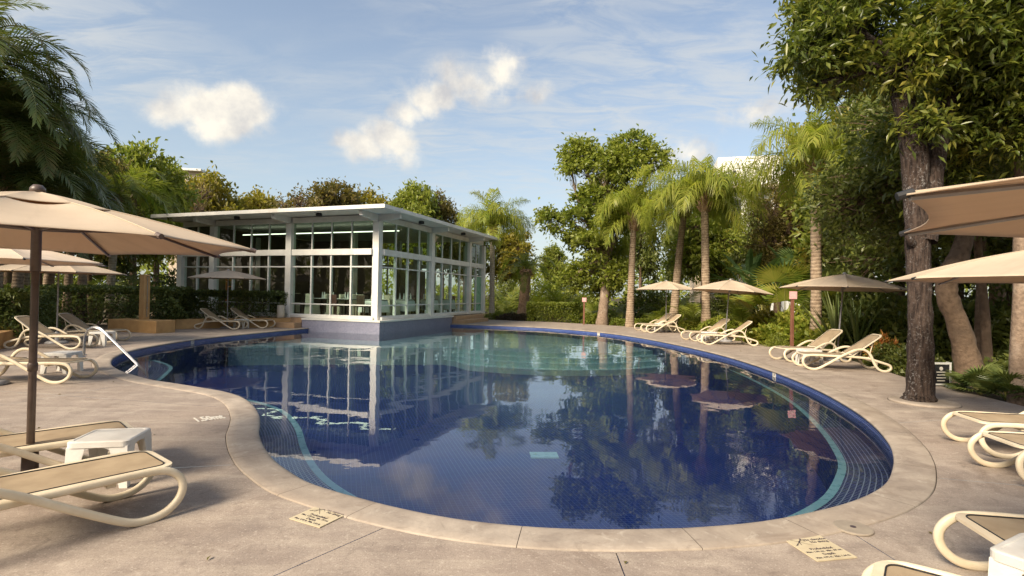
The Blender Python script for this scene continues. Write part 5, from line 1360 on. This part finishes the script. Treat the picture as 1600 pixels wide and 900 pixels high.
# ---------------------------------------------------------------- broadleaf trees
# tall irregular tree in the middle
Y = 31.0
def L_(px, py, rx, ry, rz, Y, base, dy=0.0): return ((W_(px, Y) - base[0], dy, Z_(px, py, Y) - base[2]), (rx, ry, rz))
b0 = (W_(943, Y), Y, -.09)
tree('broadleaf_tree', b0, [(-.05, 0, 0, .38), (0, 0, .9, .29), (.15, 0, 2.6, .25), (.2, .1, 4.0, .22)],
     [L_(905, 240, 1.35, 1.3, 1.35, Y, b0, .2), L_(888, 262, .8, .9, .8, Y, b0, -.2), L_(900, 340, 1.0, 1.0, .8, Y, b0, -.4), L_(985, 225, 1.6, 1.4, 1.05, Y, b0, .4), L_(1018, 250, 1.2, 1.2, .95, Y, b0, 0), L_(945, 265, 1.7, 1.6, 1.3, Y, b0, -.8), L_(925, 315, 1.6, 1.5, 1.2, Y, b0, -.3), L_(975, 310, 1.7, 1.6, 1.3, Y, b0, .5),
      L_(858, 345, 1.0, 1.0, .95, Y, b0, .3), L_(905, 375, 1.3, 1.2, .9, Y, b0, .2), L_(925, 425, 1.5, 1.3, 1.3, Y, b0, .6), L_(962, 400, 1.3, 1.3, 1.3, Y, b0, .9), L_(890, 440, .9, .9, .9, Y, b0, .5), L_(950, 455, 1.2, 1.1, .9, Y, b0, .9), L_(950, 345, 1.5, 1.4, 1.2, Y, b0, -.9), L_(920, 385, 1.2, 1.1, 1.0, Y, b0, -.9), L_(970, 265, 1.4, 1.2, 1.1, Y, b0, -1.0), L_(960, 430, 1.1, 1.0, 1.0, Y, b0, -.6)],
     760, 36, .25, .135, M['leaf_mid'], M['bark_grey'], 'tall lumpy broadleaf tree standing alone against the sky in the middle', 21, spread=.34, fancy=False, inner=.5, rosette=.7, rough=.05, lump=.5, zb=.35)
# the big dark trunk on the deck with long glossy leaves
b0 = (6.62, 8.66, 0)
Y = 8.7
tree('broadleaf_tree', b0, [(0, 0, 0, .25), (.02, 0, .25, .195), (.02, .02, 1.4, .165), (-.02, .03, 2.5, .165), (-.03, .05, 3.4, .19), (-.10, .05, 4.3, .18), (-.35, .1, 5.4, .14)],
     [L_(1275, 40, .62, .9, .55, Y, b0, -.1), L_(1330, -40, .9, 1.0, .8, Y, b0, .4), L_(1235, 95, .42, .6, .38, Y, b0, -.3), L_(1310, 100, .5, .6, .35, Y, b0, .1), L_(1260, 140, .22, .3, .3, Y, b0, -.2), L_(1400, 20, .9, 1.1, .8, Y, b0, .8), L_(1390, 110, .55, .7, .5, Y, b0, -.3), L_(1440, 60, .8, .9, .8, Y, b0, -.5),
      L_(1520, 20, 1.1, 1.1, .9, Y, b0, -.6), L_(1540, 110, .95, 1.0, .75, Y, b0, -.2), L_(1590, 190, .9, .9, .75, Y, b0, .0), L_(1490, 190, .7, .9, .6, Y, b0, .8), L_(1620, 90, 1.1, 1.2, 1.0, Y, b0, .6), L_(1560, 250, .7, .7, .5, Y, b0, 1.0), L_(1420, 205, .36, .5, .3, Y, b0, -.2), L_(1350, 60, .6, .8, .6, Y, b0, 1.0)],
     1350, 30, .158, .05, M['leaf_big'], M['bark_lichen'], 'huge tree with a dark lichen spotted trunk rising through the deck at the right', 22, spread=.20, fancy=True, inner=.35, rosette=.55, trunk_sides=20, rough=.055, zb=.05, twig=.008,
     trunks=[[(.05, .02, 2.6, .2), (.22, .1, 3.5, .17), (.5, .2, 4.6, .14), (.8, .3, 5.6, .10)], [(-.08, 0, 2.5, .07), (-.25, -.1, 2.62, .06), (-.33, -.15, 2.8, .03)]], lump=.25)
# leaning trunk with pale rings and other trunks under the dark canopy
b0 = (W_(1522, 10.9), 10.9, -.08); Y = 10.9
dark = dict(lmat=M['leaf_dark'], seed=0)
tree('leaning_tree', b0, [(0, 0, 0, .34), (-.12, 0, .5, .24), (-.30, 0, 1.2, .20), (-.55, 0, 1.85, .185), (-.50, 0, 2.3, .18), (-.2, .1, 2.75, .17), (.1, .2, 3.6, .13)],
     [L_(1480, 250, 1.2, 1.2, 1.0, Y, b0, .9), L_(1560, 200, 1.4, 1.3, 1.2, Y, b0, 1.0), L_(1620, 260, 1.3, 1.3, 1.2, Y, b0, 1.1), L_(1520, 330, 1.0, 1.0, .8, Y, b0, 1.6), L_(1410, 300, .9, 1.0, .9, Y, b0, 1.9)],
     520, 26, .17, .07, M['leaf_dark'], M['bark_brown'], 'leaning tree with a crooked pale scarred trunk right of the big dark trunk', 23, spread=.3, rough=.07, inner=.3)
for i, (px, Y, h, r, dx, lab) in enumerate([(1530, 13.2, 5.2, .10, .1, 'thin straight tree behind the leaning trunk'), (1447, 11.4, 5.0, .085, .05, 'thin brown tree hugging the right side of the big dark trunk'), (1594, 9.0, 5.2, .125, .08, 'pale brown tree at the right edge behind the fan palms'), (1543, 12.6, 5.0, .09, -.2, 'thin forked tree right of the leaning trunk')]):
    b0 = (W_(px, Y), Y, -.08)
    tree('slim_tree', b0, [(0, 0, 0, r * 1.35), (dx * .3, 0, h * .3, r), (dx, .05, h * .65, r * .85), (dx * .6, .1, h, r * .6)], [((dx, .5, h + .6), (1.4, 1.3, 1.1)), ((dx + 1.0, 1.0, h), (1.2, 1.2, .9)), ((dx - .5, 1.4, h - .5), (1.1, 1.1, .8))],
         260, 22, .17, .07, M['leaf_dark'], M['bark_brown'] if i != 2 else M['bark_grey'], lab, 30 + i, spread=.3, rough=.05, group='slim trees in the right bed')
# dark tree masses behind, right
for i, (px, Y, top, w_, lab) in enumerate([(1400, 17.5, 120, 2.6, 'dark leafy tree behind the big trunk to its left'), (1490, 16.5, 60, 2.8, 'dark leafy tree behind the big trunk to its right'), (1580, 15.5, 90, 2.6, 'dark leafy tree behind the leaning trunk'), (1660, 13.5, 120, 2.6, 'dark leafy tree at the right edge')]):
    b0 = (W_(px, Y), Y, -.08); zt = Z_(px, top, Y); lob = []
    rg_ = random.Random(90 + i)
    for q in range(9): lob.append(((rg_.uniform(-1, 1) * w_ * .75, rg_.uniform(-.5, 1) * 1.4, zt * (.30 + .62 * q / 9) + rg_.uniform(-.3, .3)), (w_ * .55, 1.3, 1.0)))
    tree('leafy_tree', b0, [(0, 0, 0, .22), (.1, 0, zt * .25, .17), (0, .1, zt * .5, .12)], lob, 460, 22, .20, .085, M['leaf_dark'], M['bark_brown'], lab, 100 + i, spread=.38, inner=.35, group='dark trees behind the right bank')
# golden and olive trees on the right
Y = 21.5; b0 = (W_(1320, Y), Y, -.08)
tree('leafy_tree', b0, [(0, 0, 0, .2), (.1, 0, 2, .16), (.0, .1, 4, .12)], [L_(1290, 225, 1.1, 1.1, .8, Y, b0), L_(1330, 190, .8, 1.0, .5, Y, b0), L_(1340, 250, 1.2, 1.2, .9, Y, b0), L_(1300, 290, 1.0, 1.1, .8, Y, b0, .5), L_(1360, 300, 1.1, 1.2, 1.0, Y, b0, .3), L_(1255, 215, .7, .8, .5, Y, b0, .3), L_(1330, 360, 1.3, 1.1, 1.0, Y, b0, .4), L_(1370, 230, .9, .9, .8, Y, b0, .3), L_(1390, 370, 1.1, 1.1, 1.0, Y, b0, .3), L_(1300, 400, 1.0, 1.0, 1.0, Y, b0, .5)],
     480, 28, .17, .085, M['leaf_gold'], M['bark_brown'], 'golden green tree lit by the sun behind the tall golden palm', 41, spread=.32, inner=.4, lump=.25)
Y = 27; b0 = (W_(1212, Y), Y, -.08)
tree('leafy_tree', b0, [(0, 0, 0, .2), (.1, 0, 2, .16), (.0, .1, 4, .12)], [L_(1200, 330, 1.1, 1.0, 1.0, Y, b0), L_(1225, 290, 1.0, 1.0, .8, Y, b0), L_(1195, 380, .9, 1.0, 1.0, Y, b0), L_(1235, 350, 1.0, 1.0, 1.1, Y, b0), L_(1215, 420, 1.0, 1.0, 1.0, Y, b0)],
     300, 26, .13, .07, M['leaf_brown'], M['bark_brown'], 'olive brown tree in front of the white building on the right', 42, spread=.25, inner=.4)

# background trees: three of each kind reused round the garden
def bg_proto(mat, seed, label, h=9.0, w_=3.2, ll=.34, bare=False):
    rg_ = random.Random(seed); lob = []
    for q in range(11):
        a = q * 2.4; z = h * (.42 + .5 * (q / 10)); rr_ = w_ * (.62 if z < h * .8 else .3)
        lob.append(((math.cos(a) * rr_ * rg_.uniform(.5, 1), math.sin(a) * rr_ * rg_.uniform(.5, 1), z), (w_ * rg_.uniform(.38, .52), w_ * rg_.uniform(.38, .52), h * rg_.uniform(.09, .14))))
    return tree('background_tree', (0, 0, 0), [(0, 0, 0, .3), (.1, .05, h * .25, .22), (0, 0, h * .45, .17)], lob, 420 if not bare else 260, 20 if not bare else 7, ll, ll * .5, M[mat], M['bark_brown'], label, seed, spread=.45, inner=.35, lump=.3, group='trees beyond the garden', twig=.02 if not bare else .03)
PRO = dict(g=bg_proto('leaf_mid', 201, 'x'), o=bg_proto('leaf_gold', 202, 'x', 8.5, 3.6), b=bg_proto('leaf_brown', 203, 'x', 8.5, 3.4, .30), d=bg_proto('leaf_dark', 204, 'x', 9.5, 3.4), t=bg_proto('leaf_brown', 205, 'x', 8.5, 3.2, .22, True))
_pu = set()
def bg(kind, x, y, sc, rz, label, z=-.1, sz=None):
    src = PRO[kind]; o = src if kind not in _pu else copy_tree(src); _pu.add(kind)
    o.location = (x, y, z); o.rotation_euler = (0, 0, rz); o.scale = (sc, sc, (sz or sc)); o['label'] = label
    return o
def bgp(kind, px, top, Y, label, rz=0, wide=1.0):
    h = Z_(px, top, Y) + .1; base = dict(g=9.0, o=8.5, b=8.5, d=9.5, t=8.5)[kind]; s_ = h / (base * .99)
    return bg(kind, W_(px, Y), Y, s_ * wide, rz, label, sz=s_)
bgp('g', 205, 228, 32, 'green tree rising behind the coconut palm on the left', 1, .8); bgp('g', 245, 255, 34, 'green tree touching the left end of the pavilion roof', 2.2, .7); bgp('o', 322, 278, 46, 'golden tree behind the left half of the pavilion roof', .3, .85)
bgp('t', 300, 285, 40, 'sparse twiggy tree at the left end above the pavilion roof', 1.3, .7); bgp('o', 395, 303, 50, 'golden green tree behind the roof above the left columns', 2.6, .9); bgp('t', 455, 298, 44, 'bare twiggy tree above the middle of the pavilion roof', .5, .9)
bgp('b', 515, 285, 52, 'round brownish tree above the pavilion roof', 2.0, 1.0); bgp('o', 585, 303, 55, 'golden tree above the corner of the pavilion roof', 4.2, .8); bgp('g', 645, 288, 46, 'green tree right of the roof corner', 3.0, .8); bgp('b', 690, 305, 48, 'olive tree farther right above the sloping roof edge', 5.1, .6)
bgp('g', 735, 350, 52, 'lower green tree behind the pale slender palm', 2.4, .9); bgp('o', 795, 360, 54, 'golden tree low behind the short shaggy palm', 1.4, .9); bgp('g', 865, 385, 52, 'green tree low in the gap of sky beside the tall broadleaf tree', 5.6, .8)
bgp('d', 1000, 330, 44, 'dark tree behind the straight grey palm', .4, .7); bgp('d', 1060, 350, 42, 'dark tree behind the leaning palm', 1.9, .7); bgp('o', 1130, 330, 46, 'golden tree below the white building', 3.1, .6); bgp('d', 1180, 320, 38, 'dark tree left of the olive brown tree', 4.4, .6); bgp('g', 1260, 260, 34, 'green tree behind the golden tree on the right', 2.2, .7)
bgp('d', 1350, 150, 27, 'tall dark tree behind the golden tree on the right', 5, .8); bgp('d', 1450, 60, 24, 'tall dark tree behind the big trunk', 1.2, .8); bgp('d', 1560, 40, 23, 'tall dark tree behind the right hand canopies', 3.3, .8)
bgp('d', 60, 215, 24, 'dark tree behind the dark feather palms', 2.1, .8); bgp('b', 140, 235, 28, 'brownish tree between the feather palms and the coconut palm', 4.0, .7); bgp('d', 10, 150, 21, 'dark tree at the left edge behind the palms', 5.2, .8); bgp('d', 170, 330, 30, 'dark low tree behind the long hedge', .8, .8)
# garden behind and beside the viewpoint (it shades the terrace and shows in the glass)
for i, (k_, x, y, sc) in enumerate([('d', -22, 8, .85), ('g', -19, 1.0, .8), ('d', -16.5, -5, .8), ('d', -10.5, -13, 1.0), ('o', -5, -15, 1.0), ('g', 1, -16, 1.0), ('d', 7, -15, 1.0), ('g', 13, -10, 1.0), ('d', 15, -2, 1.0), ('d', 15.5, 4.5, 1.0), ('g', -24, -2, 1.25), ('d', -25, 7, 1.3), ('g', -22, -10, 1.3)]):
    bg(k_, x, y, sc, i * 1.3, 'garden tree behind the viewpoint beyond the terrace')
for i, (k_, x, y, sc) in enumerate([('g', 14.5, 22, .9), ('o', 15.5, 28, .9), ('d', 18.5, 18, 1.0), ('g', 12.5, 35, .9)]):
    bg(k_, x, y, sc, i * 1.9 + .4, ['green tree hidden behind the golden tree', 'golden tree deep behind the olive brown tree', 'dark tree deep behind the right bank', 'green tree deep behind the drooping palm'][i])

# far wood that closes the view
def far_wood():
    rng = np.random.default_rng(5); n = 26000
    th = rng.uniform(0, 2 * PI, n); rad = rng.uniform(62, 80, n); h = 5.0 + 1.6 * np.sin(th * 9) + 1.0 * np.sin(th * 23 + 1)
    P = np.stack([rad * np.sin(th), 12 + rad * np.cos(th), rng.random(n) ** .8 * h], 1)
    V, F = leaves2(P, rand_dirs(n, rng, .3), .9 * (.6 + .8 * rng.random(n)), .45, rng)
    o = link('far_wood', np_mesh('far_wood', V, F, M['leaf_mid'])); tag(o, 'distant wood closing the view all round the garden', 'wood', kind='stuff')
far_wood()

# ---------------------------------------------------------------- buildings behind
def building(loc, rz, parts, label, wins=()):
    t = empty('white_building', loc, rz, label, 'building')
    for nm, c, d, mt in parts: MB().box(c, d, 0, .03).build(nm, M[mt], t)
    for x, y, z, w_, h_ in wins:
        f = MB().box((x, y, z), (w_ + .16, .12, h_ + .16)).build('window', M['alu'], t); MB().box((0, 0, 0), (w_, .14, h_)).build('pane', M['black'], f, loc=(x, y - .01, z))
    return t
Y = 48; x = W_(1165, Y); zt = Z_(1165, 246, Y)
building((x, Y, -.1), R(-14), [('wall', (0, 2, zt / 2), (5.2, 6, zt), 'bldg_white'), ('ledge', (0, -1.6, zt - 2.9), (5.6, 1.4, .25), 'bldg_cream'), ('wing', (-2.9, 1.2, zt * .33), (3.2, 5, zt * .66), 'bldg_cream'), ('wall', (6.2, 3.5, zt * .46), (7, 6, zt * .92), 'bldg_white')],
         'white flat roofed building showing between the palms on the right', [(-1.2, -1.0, zt - 1.4, .25, .35), (-1.2, -1.0, zt - 4.6, 1.2, 1.5), (1.2, -1.0, zt - 4.6, 1.2, 1.5), (-3.4, -1.35, zt * .40, 1.0, 1.4), (-3.4, -1.35, zt * .2, 1.0, 1.4), (5, .45, zt * .6, 1.2, 1.5)])
Y = 60; x = W_(292, Y); zt = Z_(292, 268, Y)
building((x, Y, -.1), R(10), [('wall', (0, 2, zt / 2), (3.0, 6, zt), 'bldg_cream'), ('roof', (0, 1.8, zt + .06), (3.5, 6.8, .25), 'bldg_white')], 'pale block whose roof just shows above the trees on the left', [(-.7, -1.0, zt - 1.2, .8, .9), (.7, -1.0, zt - 1.2, .8, .9)])

# a few dry leaves blown onto the deck
def fallen():
    rng = np.random.default_rng(12); P = []
    while len(P) < 46:
        x, y = rng.uniform(-9, 8.2), rng.uniform(2.4, 22)
        if pip(x, y, DECK) and not pip(x, y, HOLE): P.append((x, y, .006))
    n = len(P); D = rand_dirs(n, rng); D[:, 2] = .05
    V, F = leaves(np.array(P), D, .045 * (.6 + .8 * rng.random(n)), .02, rng, fold=.3, droop=.0)
    V[:, 2] = np.maximum(V[:, 2], .003)
    tag(link('fallen_leaves', np_mesh('fallen_leaves', V, F, M['leaf_brown'])), 'small dry leaves scattered over the concrete deck', 'leaves', kind='stuff')
fallen()
